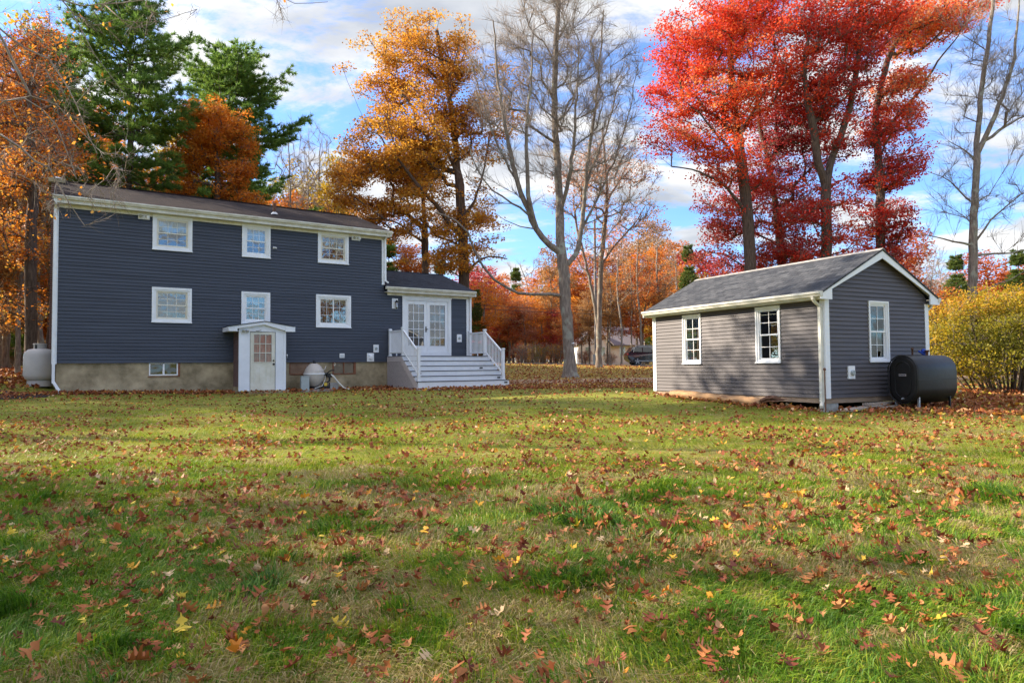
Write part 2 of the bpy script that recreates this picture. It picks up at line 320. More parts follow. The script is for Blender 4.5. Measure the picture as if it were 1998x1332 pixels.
def siding(mb, lo, hi, z0, z1, ex, openings, mp, lap=.024):
    """lapped clapboards on a wall; lo/hi are functions of z giving the wall's ends, openings (u0,u1,z0,z1) stay open, mp(u,out,z) places a point"""
    zs = []; z = z0; k = 0
    while z < z1-1e-6:
        t = min(z+ex, z1); cuts = sorted({z, t} | {c for o in openings for c in (o[2], o[3]) if z < c < t})
        for a, b in zip(cuts, cuts[1:]):
            oa = lap*(1-(a-z)/ex)+.002; ob = lap*(1-(b-z)/ex)+.002; m_ = (a+b)/2
            iv = [[None, None]]
            ops = sorted([o for o in openings if o[2] <= m_ <= o[3]])
            segs = []; cur = None
            for o in ops: segs.append((cur, o[0])); cur = o[1]
            segs.append((cur, None))
            for s0, s1 in segs:
                a0 = lo(a) if s0 is None else s0; b0 = lo(b) if s0 is None else s0
                a1 = hi(a) if s1 is None else s1; b1 = hi(b) if s1 is None else s1
                if a1-a0 < .004 and b1-b0 < .004: continue
                mb.add([mp(a0, oa, a), mp(a1, oa, a), mp(max(b1, b0), ob, b), mp(b0, ob, b)], [(0, 1, 2, 3)])
                if a == z: mb.add([mp(a0, 0, a), mp(a1, 0, a), mp(a1, oa, a), mp(a0, oa, a)], [(0, 1, 2, 3)])
        z = t
# ------------------------------------------------------------------ the house (local x along the rear wall, y into the house, z height above 0)
HZ = .30
HA = math.radians(90-56.43678)
HP = (-14.839, 22.0386, 0)
house = thing('house', 'two-storey dark blue clapboard house with brown shingle roof and lower side wing', 'house', (HP[0], HP[1], HZ), HA)
def hb(): return MB(HZ)
H_L, H_W = 11.37, 15.42       # main block and wing ends along the wall
SB = 1.49
# windows: (u0,u1,z0,z1, kind)
WINS = [(2.74, 4.01, 5.45, 6.69, 'dh'), (5.71, 6.74, 5.44, 6.69, 'dh'), (8.57, 9.83, 5.44, 6.69, 'dh'),
        (2.74, 4.01, 2.90, 4.14, 'dh'), (5.70, 6.74, 2.92, 4.14, 'dh'), (8.50, 9.93, 2.87, 4.18, 'slider')]
DOOR = (12.20, 14.54, 1.74, 4.27)
ENT = (5.45, 7.07, .3, 2.72)
opn = [(w[0]+.05, w[1]-.05, w[2]+.05, w[3]-.05) for w in WINS] + [(DOOR[0]+.05, DOOR[1]-.05, DOOR[2], DOOR[3]-.05)]
b = hb()
mpf = lambda u, o, z: (u, -o, z)
siding(b, lambda z: 0.0, lambda z: H_L if z > 4.40 else H_W, SB, 6.74, .1155, opn, mpf)
# end walls, rear walls
siding(b, lambda z: 0.0, lambda z: 7.4, SB, 6.74, .231, [], lambda u, o, z: (H_L+o, u, z) )
siding(b, lambda z: 0.0, lambda z: 5.8, SB, 4.42, .1155, [], lambda u, o, z: (H_W+o, u, z))
siding(b, lambda z: 0.0, lambda z: 7.4, SB, 6.74, .231, [], lambda u, o, z: (-.02-o, u, z))
siding(b, lambda z: 0.0, lambda z: H_L, SB, 6.74, .231, [], lambda u, o, z: (u, 7.4+o, z))
siding(b, lambda z: H_L, lambda z: H_W, SB, 4.42, .231, [], lambda u, o, z: (u, 5.8+o, z))
# gable ends under the roofs
RS = (8.31-6.95)/3.95
for x in (-.02, H_L): b.prism([(0, 6.74), (7.4, 6.74), (3.7, 8.12)], 'x', x, x+.02)
b.prism([(0, 4.42), (5.8, 4.42), (2.9, 5.52)], 'x', H_W-.02, H_W)
b.build('wall', M['house_siding'], house)
b = hb()
bwin = [(2.68, 3.59, 1.05, 1.49), (7.51, 8.30, 1.02, 1.49), (9.19, 10.16, 1.00, 1.49)]
xs = sorted({.0, H_L+.1} | {c for w in bwin for c in w[:2]})
for a, c in zip(xs, xs[1:]):
    hit = [w for w in bwin if w[0] <= (a+c)/2 <= w[1]]
    b.box(a, c, .04, .3, .1, hit[0][2] if hit else SB+.01)
b.box(H_L+.1, H_W-.02, .04, .3, .1, SB+.01)
b.box(-.02, .25, .31, 7.38, .1, SB+.01); b.box(H_W-.25, H_W-.02, .31, 5.8, .1, SB+.01)
b.build('foundation', M['concrete'], house)
# floors/backing so no wall is seen through
b = hb(); b.box(.05, H_L-.05, .9, 7.3, 1.6, 6.6); b.box(H_L, H_W-.1, .9, 5.7, 1.6, 4.3); b.box(2.5, 10.4, .7, .9, .5, 1.5); b.build('interior', M['darkgap'], house)

def roof(bm, x0, x1, y0, y1, yr, ze, zr, th=.06):
    bm.prism([(y0, ze), (yr, zr), (yr, zr-th), (y0, ze-th)], 'x', x0, x1)
    bm.prism([(y1, ze), (yr, zr), (yr, zr-th), (y1, ze-th)], 'x', x0, x1)
b = hb(); roof(b, -.12, H_L+.22, -.36, 7.76, 3.7, 6.94, 8.33)
b.box(-.12, H_L+.22, 3.60, 3.80, 8.305, 8.35)
r = b.build('roof', M['house_roof'], house)
b = hb()
b.lathe(7.12, .9, [(.062, 7.3), (.062, 7.80)], 12); b.build('vent_pipe', M['rust'], r)
b = hb(); b.lathe(7.12, .9, [(.15, 7.36), (.12, 7.42), (.055, 7.47)], 14); b.build('flashing', M['steel'], r)
b = hb(); roof(b, H_L+.02, H_W+.26, -.36, 6.1, 2.9, 4.62, 5.76); b.box(H_L+.02, H_W+.26, 2.82, 2.98, 5.735, 5.775)
b.build('wing_roof', M['addition_roof'], house)
# eaves : soffit, frieze, fascia; gutters with a lip profile
def eave(b, x0, x1, zt, proj=.30):
    b.box(x0, x1, -proj, -.002, zt-.20, zt-.17)       # soffit
    b.box(x0, x1, -proj-.02, -proj, zt-.20, zt-.02)   # fascia
    b.box(x0+.12, x1-.12, -.03, 0, zt-.30, zt-.201)   # frieze
b = hb(); eave(b, -.12, H_L+.2, 6.90)
b.box(-.12, -.09, -.3, 3.7, 6.70, 6.86)
b.build('eave_trim', M['white_old'], house)
b = hb(); eave(b, H_L+.03, H_W+.22, 4.60); b.build('eave_trim', M['white_old'], house)
b = hb()   # rakes
b.prism([(-.36, 6.72), (-.36, 6.875), (3.7, 8.265), (7.76, 6.875), (7.76, 6.72), (3.7, 8.10)], 'x', H_L+.16, H_L+.20)
b.build('rake_board', M['white'], house); b = hb()
b.prism([(-.36, 6.72), (-.36, 6.875), (3.7, 8.265), (7.76, 6.875), (7.76, 6.72), (3.7, 8.10)], 'x', -.13, -.09)
b.build('rake_board', M['white'], house); b = hb()
b.prism([(-.36, 4.40), (-.36, 4.555), (2.9, 5.695), (6.1, 4.555), (6.1, 4.40), (2.9, 5.54)], 'x', H_W+.20, H_W+.24)
b.build('rake_board', M['white'], house)
def gutter(x0, x1, y, z, parent=house, B=hb, m='white_old'):
    b = B(); pr = [(y, z-.11), (y-.075, z-.11), (y-.10, z-.05), (y-.12, z-.045), (y-.12, z), (y-.105, z), (y-.105, z-.03), (y-.085, z-.04), (y-.065, z-.095), (y, z-.095)]
    b.prism(pr, 'x', x0, x1); b.prism([(y, z-.11), (y-.075, z-.11), (y-.12, z-.03), (y-.12, z), (y, z)], 'x', x0-.004, x0); b.prism([(y, z-.11), (y-.075, z-.11), (y-.12, z-.03), (y-.12, z), (y, z)], 'x', x1, x1+.004)
    return b.build('gutter', M[m], parent)
gutter(-.16, H_L+.22, -.322, 6.93); gutter(H_L-.06, H_W+.22, -.322, 4.62)
# corner boards
b = hb(); b.box(-.13, .012, -.045, .1, SB-.03, 6.60); b.build('corner_board', M['white'], house)
b = hb(); b.box(H_L-.10, H_L+.02, -.045, .1, 4.72, 6.60); b.build('corner_board', M['white'], house)
b = hb(); b.box(H_W-.09, H_W+.045, -.045, .1, SB, 4.30); b.build('corner_board', M['white'], house)
def rtube(b, pts, w=.075, h=.06):
    for p, q in zip(pts, pts[1:]): b.beam(p, q, w, h, up=(0, 1, .001) if abs(p[2]-q[2]) > .2 else (0, 0, 1))
b = hb(); rtube(b, [(-.07, -.36, 6.84), (-.07, -.30, 6.66), (-.07, -.095, 6.56)]); b.beam((-.07, -.085, 6.62), (-.07, -.085, .84), .085, .065, up=(0, 1, 0)); b.beam((-.07, -.085, .90), (.08, -.16, .62), .085, .065, up=(0, 1, 0)); b.beam((.08, -.16, .66), (.085, -.17, .50), .085, .065, up=(0, 1, 0))
b.build('downspout', M['white'], house)
b = hb(); b.beam((H_L+.03, -.36, 6.84), (H_L+.03, -.095, 6.62), .075, .06); b.beam((H_L+.03, -.085, 6.64), (H_L+.03, -.085, 4.86), .08, .065, up=(0, 1, 0)); b.beam((H_L+.03, -.085, 4.90), (H_L+.16, -.13, 4.80), .08, .06); b.build('downspout', M['white'], house)
b = hb(); b.beam((H_W+.08, -.36, 4.52), (H_W+.09, -.10, 4.36), .075, .06); b.beam((H_W+.09, -.085, 4.38), (H_W+.09, -.085, .75), .08, .065, up=(0, 1, 0)); b.beam((H_W+.09, -.085, .80), (H_W+.09, -.3, .55), .08, .06); b.build('downspout', M['white'], house)
# chimney on the left end
b = hb(); b.box(-.25, -.145, 3.1, 4.5, .3, 8.12); ch = b.build('chimney', M['brick'], house)
b = hb(); b.box(-.34, .18, 3.0, 4.6, 8.12, 8.27); b.build('chimney_cap', M['concrete'], ch)
b = hb(); b.lathe(-.08, 3.8, [(.09, 8.27), (.09, 8.36), (.19, 8.38), (.19, 8.44), (.10, 8.48)], 16); b.build('flue_cap', M['steel'], ch)

def window(parent, B, u0, u1, z0, z1, kind, mpm='white', sash='cream', glass='glass_house', cas=.13, y0=0.0, sgn=1, cols=3, rows=2, name='window', depth=.05):
    """casing > sash, pane ; faces -y"""
    b = B(); c = cas
    def fr(b, a0, a1, c0, c1, t, ya, yb, tb=None):
        tb = tb or t
        b.box(a0, a0+t, ya, yb, c0, c1); b.box(a1-t, a1, ya, yb, c0, c1); b.box(a0+t, a1-t, ya, yb, c1-t, c1); b.box(a0+t, a1-t, ya, yb, c0, c0+tb)
    fr(b, u0, u1, z0, z1, c*.62, y0-depth, y0+.02); fr(b, u0+c*.62, u1-c*.62, z0+c*.62, z1-c*.62, c*.38, y0-depth*.55, y0+.02)
    b.box(u0-.012, u1+.012, y0-depth-.025, y0-depth, z0-.004, z0+.032)
    w = b.build(name, M[mpm], parent)
    a0, a1, c0, c1 = u0+c, u1-c, z0+c, z1-c
    b = B(); g = B(); t = .038
    fr(b, a0, a1, c0, c1, .028, y0-.012, y0+.07); a0 += .028; a1 -= .028; c0 += .028; c1 -= .028
    mid = (c0+c1)/2
    if kind == 'dh':
        for (lo, hi, ya) in ((c0, mid+.018, y0+.035), (mid-.018, c1, y0+.012)):
            fr(b, a0, a1, lo, hi, t, ya, ya+.022)
            gw = (a1-a0-2*t); gh = hi-lo-2*t
            for i in range(1, cols): x = a0+t+gw*i/cols; b.box(x-.007, x+.007, ya+.004, ya+.012, lo+t, hi-t)
            for i in range(1, rows): z = lo+t+gh*i/rows; b.box(a0+t, a1-t, ya+.0045, ya+.0115, z-.007, z+.007)
            g.box(a0+t*.8, a1-t*.8, ya+.013, ya+.017, lo+t*.8, hi-t*.8)
    elif kind == 'slider':
        m_ = (a0+a1)/2
        for (lo, hi, ya) in ((a0, m_+.02, y0+.012), (m_-.02, a1, y0+.035)):
            fr(b, lo, hi, c0, c1, t, ya, ya+.022)
            gw = hi-lo-2*t; gh = c1-c0-2*t
            x = lo+t+gw/2; b.box(x-.006, x+.006, ya+.004, ya+.012, c0+t, c1-t)
            for i in (1, 2): z = c0+t+gh*i/3; b.box(lo+t, hi-t, ya+.0045, ya+.0115, z-.006, z+.006)
            g.box(lo+t*.8, hi-t*.8, ya+.013, ya+.017, c0+t*.8, c1-t*.8)
    b.build('sash', M[sash], w); g.build('pane', M[glass], w)
    return w
for i, w in enumerate(WINS):
    o = window(house, hb, *w, sash='cream' if i in (0, 3, 2) else 'vinyl')
    a0, a1, c0, c1 = w[0]+.16, w[1]-.16, w[2]+.16, w[3]-.16; hh = {0: .46, 1: .50, 2: .55, 3: .10, 4: .30, 5: .16}[i]
    b = hb(); n = 26; zl = c1-(c1-c0)*hh
    for j in range(n):     # gathered cloth, one pleat per step
        xa, xb = a0-.03+(a1-a0+.06)*j/n, a0-.03+(a1-a0+.06)*(j+1)/n; ya, yb_ = .14+.02*math.sin(j*1.9), .14+.02*math.sin((j+1)*1.9)
        dz = .05*math.sin(j*.5+i); b.add([(xa, ya, zl+dz), (xb, yb_, zl+dz), (xb, yb_, c1+.05), (xa, ya, c1+.05)], [(0, 1, 2, 3)])
    b.build('curtain', M['white_curtain'], o)
# basement windows
b = hb()
u0, u1, z0, z1 = bwin[0]
for a in ((u0, u0+.04, z0, z1), (u1-.04, u1, z0, z1), ((u0+u1)/2-.03, (u0+u1)/2+.03, z0, z1)): b.box(a[0], a[1], .02, .09, a[2], a[3])
b.box(u0+.04, (u0+u1)/2-.03, .02, .09, z0, z0+.04); b.box((u0+u1)/2+.03, u1-.04, .02, .09, z0, z0+.04); b.box(u0, u1-.0, .02, .09, z1-.03, z1-.002)
w = b.build('basement_window', M['vinyl'], house)
b = hb(); b.box(u0+.03, u1-.03, .06, .065, z0+.03, z1-.03); b.build('pane', M['glass_cellar'], w)
b = hb(); b.box(u1, u1+.07, .012, .06, z0-.03, z1); b.box(u0-.03, u1+.07, .012, .06, z0-.05, z0-.03); b.build('frame', M['wood_red'], w)
u0, u1, z0, z1 = bwin[2]
b = hb(); b.box(u0, u0+.05, .015, .1, z0, z1); b.box(u1-.09, u1, .015, .1, z0, z1); b.box(u0+.05, u1-.09, .015, .1, z0, z0+.045); b.box(u0+.05, u1-.09, .015, .1, z1-.03, z1); b.box((u0+u1)/2-.04, (u0+u1)/2, .03, .09, z0+.045, z1-.03)
w = b.build('basement_window', M['wood_red'], house)
b = hb(); b.box(u0+.03, u1-.05, .06, .065, z0+.03, z1-.02); b.build('pane', M['glass_bulk'], w)
u0, u1, z0, z1 = bwin[1]
b = hb(); b.box(u0+.015, u1-.0, .06, .09, z0+.02, z1-.0); w = b.build('window_board', M['ply'], house)
b = hb(); b.box(u0-.02, u0+.015, .02, .1, z0, z1); b.box(u0+.015, u1, .02, .1, z0-.02, z0+.02); b.build('frame', M['wood_red'], w)
# french door
b = hb(); u0, u1, z0, z1 = DOOR; c = .10
b.box(u0, u0+c, -.055, .02, z0, z1); b.box(u1-c, u1, -.055, .02, z0, z1); b.box(u0+c, u1-c, -.055, .02, z1-c, z1); b.box(u0-.02, u1+.02, -.075, -.055, z1-.03, z1+.02)
b.box(u0+c, u0+c+.045, -.035, .06, z0, z1-c); b.box(u1-c-.045, u1-c, -.035, .06, z0, z1-c); b.box(u0+c+.045, u1-c-.045, -.035, .06, z1-c-.045, z1-c); b.box(u0+c+.045, u1-c-.045, -.045, .1, z0, z0+.16)
fd = b.build('patio_door', M['white'], house)
x0, x1, zz0, zz1 = u0+c+.05, u1-c-.05, z0+.165, z1-c-.05; xm = (x0+x1)/2
for k, (a, e) in enumerate(((x0, xm-.004), (xm+.004, x1))):
    b = hb(); ya = .0
    sl_ = .14; tr = .15; br_ = .28
    b.box(a, a+sl_, ya, ya+.04, zz0, zz1); b.box(e-sl_, e, ya, ya+.04, zz0, zz1); b.box(a+sl_, e-sl_, ya, ya+.04, zz1-tr, zz1); b.box(a+sl_, e-sl_, ya, ya+.04, zz0, zz0+br_)
    gx0, gx1, g0, g1 = a+sl_, e-sl_, zz0+br_, zz1-tr
    for j in (1, 2): x = gx0+(gx1-gx0)*j/3; b.box(x-.012, x+.012, ya+.003, ya+.02, g0, g1)
    for j in range(1, 5): z = g0+(g1-g0)*j/5; b.box(gx0, gx1, ya+.0035, ya+.0195, z-.012, z+.012)
    for q in ((gx0-.02, gx0, g0-.02, g1+.02), (gx1, gx1+.02, g0-.02, g1+.02)): b.box(q[0], q[1], ya-.012, ya, q[2], q[3])
    b.box(gx0, gx1, ya-.012, ya, g0-.02, g0); b.box(gx0, gx1, ya-.012, ya, g1, g1+.02)
    b.build('door_leaf', M['white'], fd)
    b = hb(); b.box(gx0-.01, gx1+.01, ya+.021, ya+.026, g0-.01, g1+.01); b.build('pane', M['glass_door'], fd)
b = hb(); b.box(xm-.075, xm-.03, -.018, -.001, 2.78, 3.02); b.box(xm-.065, xm-.04, -.06, -.018, 2.88, 2.92); b.box(xm-.065, xm+.03, -.075, -.06, 2.885, 2.915); b.build('door_handle', M['dark'], fd)
# things fixed to the wall
def lathe_y(b, x, z, prof, k=14):
    v = []; fs = []
    for r_, y in prof: v += [(x+r_*math.cos(2*math.pi*j/k), y, z+r_*math.sin(2*math.pi*j/k)) for j in range(k)]
    for i in range(len(prof)-1):
        for j in range(k): fs.append((i*k+j, i*k+(j+1) % k, (i+1)*k+(j+1) % k, (i+1)*k+j))
    fs.append(tuple(range(k-1, -1, -1))); fs.append(tuple(range((len(prof)-1)*k, len(prof)*k))); b.add(v, fs)
def plate(u0, u1, z0, z1, name, m='white', y=-.03, t=.03):
    b = hb(); b.box(u0, u1, y, y+t, z0, z1); return b.build(name, M[m], house)
for (u, z) in ((2.47, 6.585), (10.145, 6.585)):
    p = plate(u-.18, u+.18, z-.11, z+.11, 'floodlight')
    for s in (-1, 1):
        b = hb(); b.tube([(u+s*.06, -.03, z), (u+s*.09, -.10, z-.01), (u+s*.12, -.17, z-.04)], [.03, .035, .055], 10); b.build('lamp_head', M['steel' if s < 0 else 'white'], p)
b = hb(); lathe_y(b, 6.87, 5.88, [(.045, -.012), (.04, -.05), (.02, -.06)]); b.tube([(6.87, -.06, 5.88), (6.93, -.15, 5.86)], .032, 10); b.build('security_camera', M['white'], house)
p = plate(11.73, 12.0, 3.74, 4.17, 'wall_lamp'); b = hb(); b.lathe(11.9, -.12, [(.05, 3.80), (.055, 3.96), (.02, 4.03)], 12); b.build('lamp_glass', M['glass_bulk'], p)
b = hb(); b.box(11.86, 11.92, -.14, -.03, 4.02, 4.06); b.lathe(11.9, -.12, [(.07, 4.0), (.05, 4.06), (.01, 4.1)], 12); b.build('lamp_bracket', M['dark'], p); b = hb(); b.lathe(11.9, -.12, [(.05, 3.75), (.055, 3.79)], 12); b.build('lamp_base', M['dark'], p)
for u0, u1, z0, z1 in ((10.90, 11.13, 1.89, 2.21), (14.84, 15.08, 2.37, 2.71)):
    p = plate(u0, u1, z0, z1, 'outdoor_outlet', y=-.035, t=.035); um, zm = (u0+u1)/2, (z0+z1)/2
    b = hb(); lathe_y(b, um, zm, [(.055, -.035), (.06, -.06), (.045, -.075)], 12); b.build('outlet_cover', M['greybox'], p)
p = plate(9.46, 9.66, 1.66, 1.84, 'wall_vent', y=-.04, t=.04); b = hb(); [b.box(9.49, 9.63, -.052, -.041, 1.69+.04*i, 1.70+.04*i) for i in range(3)]; b.build('louvre', M['greybox'], p)
p = plate(10.62, 10.92, 1.51, 1.86, 'dryer_vent', y=-.035, t=.035); b = hb(); b.box(10.70, 10.86, -.11, -.035, 1.62, 1.75); b.prism([(-.035, 1.75), (-.11, 1.75), (-.035, 1.80)], 'x', 10.70, 10.86); b.build('vent_hood', M['vinyl'], p)
b = hb(); b.tube([(7.37, .0, 1.78), (7.37, -.06, 1.78), (7.37, -.09, 1.74), (7.37, -.09, 1.66)], .028, 10); b.build('drain_elbow', M['white'], house)

# ------------------------------------------------------------------ the basement entry lean-to
def place(u, y):  # house-local to world xy
    return (HP[0]+u*math.cos(HA)-y*math.sin(HA), HP[1]+u*math.sin(HA)+y*math.cos(HA))
ex, ey = place(6.25, -.5)
entry = thing('basement_entry', 'small white gabled basement entry with an old half-glass door against the blue wall', 'entry', (ex, ey, .42), HA)
def eb():
    b = MB(.42); return b
class EB(MB):
    pass
def eshift(b):   # entry meshes are written in house coordinates, then shifted to the entry's own base
    b.v = [(v[0]-6.25, v[1]+.5, v[2]) for v in b.v]; return b
fy = -1.0
b = eb(); b.box(5.42, 5.80, fy, fy+.05, .46, 2.62); b.box(6.70, 7.075, fy, fy+.05, .44, 2.62); b.box(5.80, 6.70, fy, fy+.05, 2.60, 2.70)
b.box(5.42, 5.50, fy-.012, fy, .46, 2.60); b.box(6.98, 7.075, fy-.014, fy, .44, 2.64)
b.prism([(5.42, 2.62), (5.42, 2.73), (6.28, 2.93), (7.075, 2.78), (7.075, 2.62)], 'y', fy-.003, fy+.045)
eshift(b).build('front_panel', M['entry_white'], entry)
b = eb(); siding(b, lambda z: 0.02, lambda z: .955, .62, 2.66, .10, [], lambda u, o, z: (5.45-o, -u, z)); _sm = mat('brown_entry_siding', (.16, .10, .09), .7, noise=.15); eshift(b).build('side_wall', _sm, entry) # side walls: one brown of their own with random tone
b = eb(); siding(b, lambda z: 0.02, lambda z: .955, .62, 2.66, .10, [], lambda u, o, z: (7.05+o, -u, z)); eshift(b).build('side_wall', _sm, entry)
b = eb(); b.box(5.43, 5.5, -.96, -.02, .3, .62); b.box(6.99, 7.06, -.96, -.02, .3, .62); b.box(5.72, 7.16, -1.22, -.99, .36, .465); eshift(b).build('base', M['concrete'], entry)
b = eb()
for (xa, za, xb, zb) in ((5.05, 2.66, 6.28, 2.97), (6.28, 2.97, 7.36, 2.75)):
    b.prism([(xa, za+.10), (xb, zb+.0), (xb, zb+.02), (xa, za+.125)] if xa < 6 else [(xa, za), (xb, zb+.05), (xb, zb+.075), (xa, za+.02)], 'y', fy-.14, .0)
eshift(b).build('roof', M['addition_roof'], entry)
b = eb()
b.prism([(5.05, 2.60), (5.05, 2.755), (6.28, 2.965), (7.36, 2.795), (7.36, 2.63), (6.98, 2.66), (6.28, 2.86), (5.35, 2.70), (5.35, 2.60)], 'y', fy-.11, fy-.02)
b.prism([(5.05, 2.60), (5.05, 2.755), (5.09, 2.76), (5.09, 2.60)], 'y', fy-.02, -.02); b.box(5.09, 5.44, fy-.01, -.02, 2.60, 2.62)
b.box(7.02, 7.38, fy-.125, fy-.02, 2.615, 2.80)
eshift(b).build('fascia', M['entry_white'], entry)
b = eb(); x0, x1, z0, z1 = 5.81, 6.69, .48, 2.59; y = fy+.012
gx0, gx1, g0, g1 = 5.94, 6.56, 1.50, 2.50
b.box(x0, gx0, y, y+.035, z0, z1); b.box(gx1, x1, y, y+.035, z0, z1); b.box(gx0, gx1, y, y+.035, g1, z1); b.box(gx0, gx1, y, y+.035, z0, g0)
for i in (1, 2): x = gx0+(gx1-gx0)*i/3; b.box(x-.011, x+.011, y-.004, y+.02, g0, g1); z = g0+(g1-g0)*i/3; b.box(gx0, gx1, y-.003, y+.019, z-.011, z+.011)
for q in ((5.94, 6.16), (6.34, 6.56)):
    a, e = q; b.box(a, e, y-.008, y, .74, .76); b.box(a, e, y-.008, y, 1.30, 1.32); b.box(a, a+.02, y-.008, y, .76, 1.30); b.box(e-.02, e, y-.008, y, .76, 1.30); b.box(a+.045, e-.045, y-.006, y, .80, 1.26)
for q in ((gx0-.025, gx0), (gx1, gx1+.025)): b.box(q[0], q[1], y-.012, y, g0-.025, g1+.025)
b.box(gx0, gx1, y-.012, y, g0-.025, g0); b.box(gx0, gx1, y-.012, y, g1, g1+.025)
dr = eshift(b).build('door', M['door_old'], entry)
b = eb(); b.box(gx0, gx1, y+.021, y+.026, g0, g1); eshift(b).build('pane', glassmat('entry_glass', (.2, .06, .04), .04, wav=.1, transparent=1), dr)
b = eb(); b.box(gx0-.03, gx1+.03, y+.036, y+.042, g0-.03, g1+.03); eshift(b).build('curtain', M['curtain'], dr)
b = eb(); lathe_y(b, 6.63, 1.55, [(.03, y-.012), (.03, y), ], 12); eshift(b).build('deadbolt', M['dark'], dr); b = eb(); lathe_y(b, 6.63, 1.42, [(.032, y-.06), (.04, y-.045), (.02, y-.02), (.03, y)], 12); eshift(b).build('door_knob', M['dark'], dr)
b = eb(); b.box(5.80, 5.812, fy-.004, fy+.04, .47, 2.60); b.box(6.69, 6.70, fy-.004, fy+.04, .47, 2.60); b.box(5.81, 6.69, fy-.004, fy+.04, 2.588, 2.60); eshift(b).build('door_gap', M['darkgap'], entry)
b = eb(); b.box(5.53, 5.66, fy-.03, fy-.003, 2.60, 2.66)
b.tube([(5.58, fy-.03, 2.63), (5.545, fy-.12, 2.60)], [.03, .05], 10); b.tube([(5.66, fy-.03, 2.62), (5.70, fy-.13, 2.585)], [.03, .05], 10); b.tube([(6.0, fy-.03, 2.63), (6.12, fy-.10, 2.64), (6.16, fy-.12, 2.68)], .014, 8)
b.box(5.80, 6.22, fy-.03, fy-.02, 2.60, 2.612)
eshift(b).build('floodlight', M['steel'], entry)

# ------------------------------------------------------------------ porch steps with railings
dx, dy = place(13.6, -1.5)
steps = thing('porch_steps', 'wide white porch steps with grey treads and white railings below the french doors', 'steps', (dx, dy, .40), HA)
def sb(): return MB(.40)
def sshift(b): b.v = [(v[0]-13.6, v[1]+1.5, v[2]) for v in b.v]; return b
U0, U1 = 11.52, 15.68; DZ = 1.73; NR = 5; RH = .202; TD = .295; D0 = 1.48
b = sb(); b.box(U0-.02, U1+.02, -D0-.025, -.06, DZ-.035, DZ); sshift(b).build('deck_boards', M['grey_tread'], steps)
for i in range(1, NR+1):
    z = DZ-i*RH; yf = -(D0+i*TD)
    b = sb(); b.box(U0-.03, U1+.03, yf-.02, yf+TD+.0, z-.028, z); sshift(b).build('tread', M['grey_tread'], steps)
for i in range(0, NR+1):
    z = DZ-i*RH; yf = -(D0+i*TD); zb = z-RH if i < NR else .36
    b = sb(); b.box(U0-.0 if i else U0+.005, U1, yf, yf+.02, zb+.0005, z-.0285 if i else z-.0355); sshift(b).build('riser', M['white'], steps)
# left skirt: fascia, stringer, lattice
b = sb(); b.box(U0-.035, U0-.012, -D0, -.06, DZ-.24, DZ-.036)
yb = D0+NR*TD
b.prism([(-D0+.05, DZ-.24), (-D0, DZ-.036-.0), (-yb, .62), (-yb, .38), (-yb+.10, .36)], 'x', U0-.035, U0-.012)
for i in range(1, NR+1):
    z = DZ-i*RH; yf = -(D0+i*TD); b.prism([(yf, z-.029), (yf+TD, z-.029), (yf+TD, z-.20)], 'x', U0-.033, U0-.010)
sshift(b).build('side_board', M['tan'], steps)
b = sb()
def latlim(z):    # front edge of the lattice at height z
    return D0-.02 + (NR*TD-.08)*min(1, max(0, (DZ-.24-z)/(DZ-.24-.38)))
z = .38
while z < DZ-.25:
    b.box(U0-.028, U0-.022, -latlim(z)-.0, -.06, z, z+.022); z += .05
y = .06
while y < D0+NR*TD-.1:
    t = (y-(D0-.02))/(NR*TD-.08); zt = DZ-.24 if t <= 0 else DZ-.24-t*(DZ-.24-.38)
    if zt > .42: b.box(U0-.0215, U0-.016, -y-.03, -y, .36, zt)
    y += .055
sshift(b).build('lattice', M['tan'], steps)
b = sb(); b.box(U0+.01, U1-.02, -D0+.03, -.07, .3, DZ-.05)
for i in range(1, NR+1): b.box(U0+.01, U1-.02, -(D0+i*TD)+.022, -(D0+(i-1)*TD)+.022, .3, DZ-i*RH-.03)
sshift(b).build('underside', M['darkgap'], steps)
def post(u, y, z0, z1):
    b = sb(); w = .05
    b.box(u-w, u+w, -y-w, -y+w, z0, z1-.05); b.box(u-w-.018, u+w+.018, -y-w-.018, -y+w+.018, z0, z0+.035); b.box(u-w-.02, u+w+.02, -y-w-.02, -y+w+.02, z1-.05, z1-.02); b.box(u-w-.005, u+w+.005, -y-w-.005, -y+w+.005, z1-.02, z1+.01)
    return sshift(b).build('post', M['white'], steps)
for u in (11.60, 15.46):
    post(u, .12, DZ, 2.86); post(u, 1.40, DZ, 2.88); post(u, 2.86, DZ-NR*RH, 2.02)
    b = sb(); b.box(u-.025, u+.025, -1.35, -.17, 2.72, 2.78); b.box(u-.02, u+.02, -1.35, -.17, 1.84, 1.89); b.box(u-.02, u+.02, -.80, -.76, DZ, 1.84)
    b.beam((u, -1.45, 2.74), (u, -2.81, 1.86), .055, .065); b.beam((u, -1.45, 1.90), (u, -2.81, 1.00), .045, .05)
    sshift(b).build('handrail', M['white'], steps)
    b = sb()
    for i in range(10): y = .26+i*.108; b.box(u-.014, u+.014, -y-.014, -y+.014, 1.885, 2.73)
    for i in range(11): y = 1.55+i*.117; zt = 2.74-(y-1.45)*.88/1.36; zl = 1.90-(y-1.45)*.90/1.36; b.box(u-.014, u+.014, -y-.014, -y+.014, zl, zt)
    o = sshift(b).build('balusters', M['white'], steps)
for (u, i) in ((11.86, 3), (14.86, 2), (15.36, 4), (15.52, 5)):    # small solar lights set in the risers
    z = DZ-i*RH; yf = -(D0+i*TD); zc = z-.11
    b = sb(); b.box(u-.07, u+.07, yf-.022, yf-.001, zc-.028, zc+.028); l = sshift(b).build('step_light', M['dark'], steps)

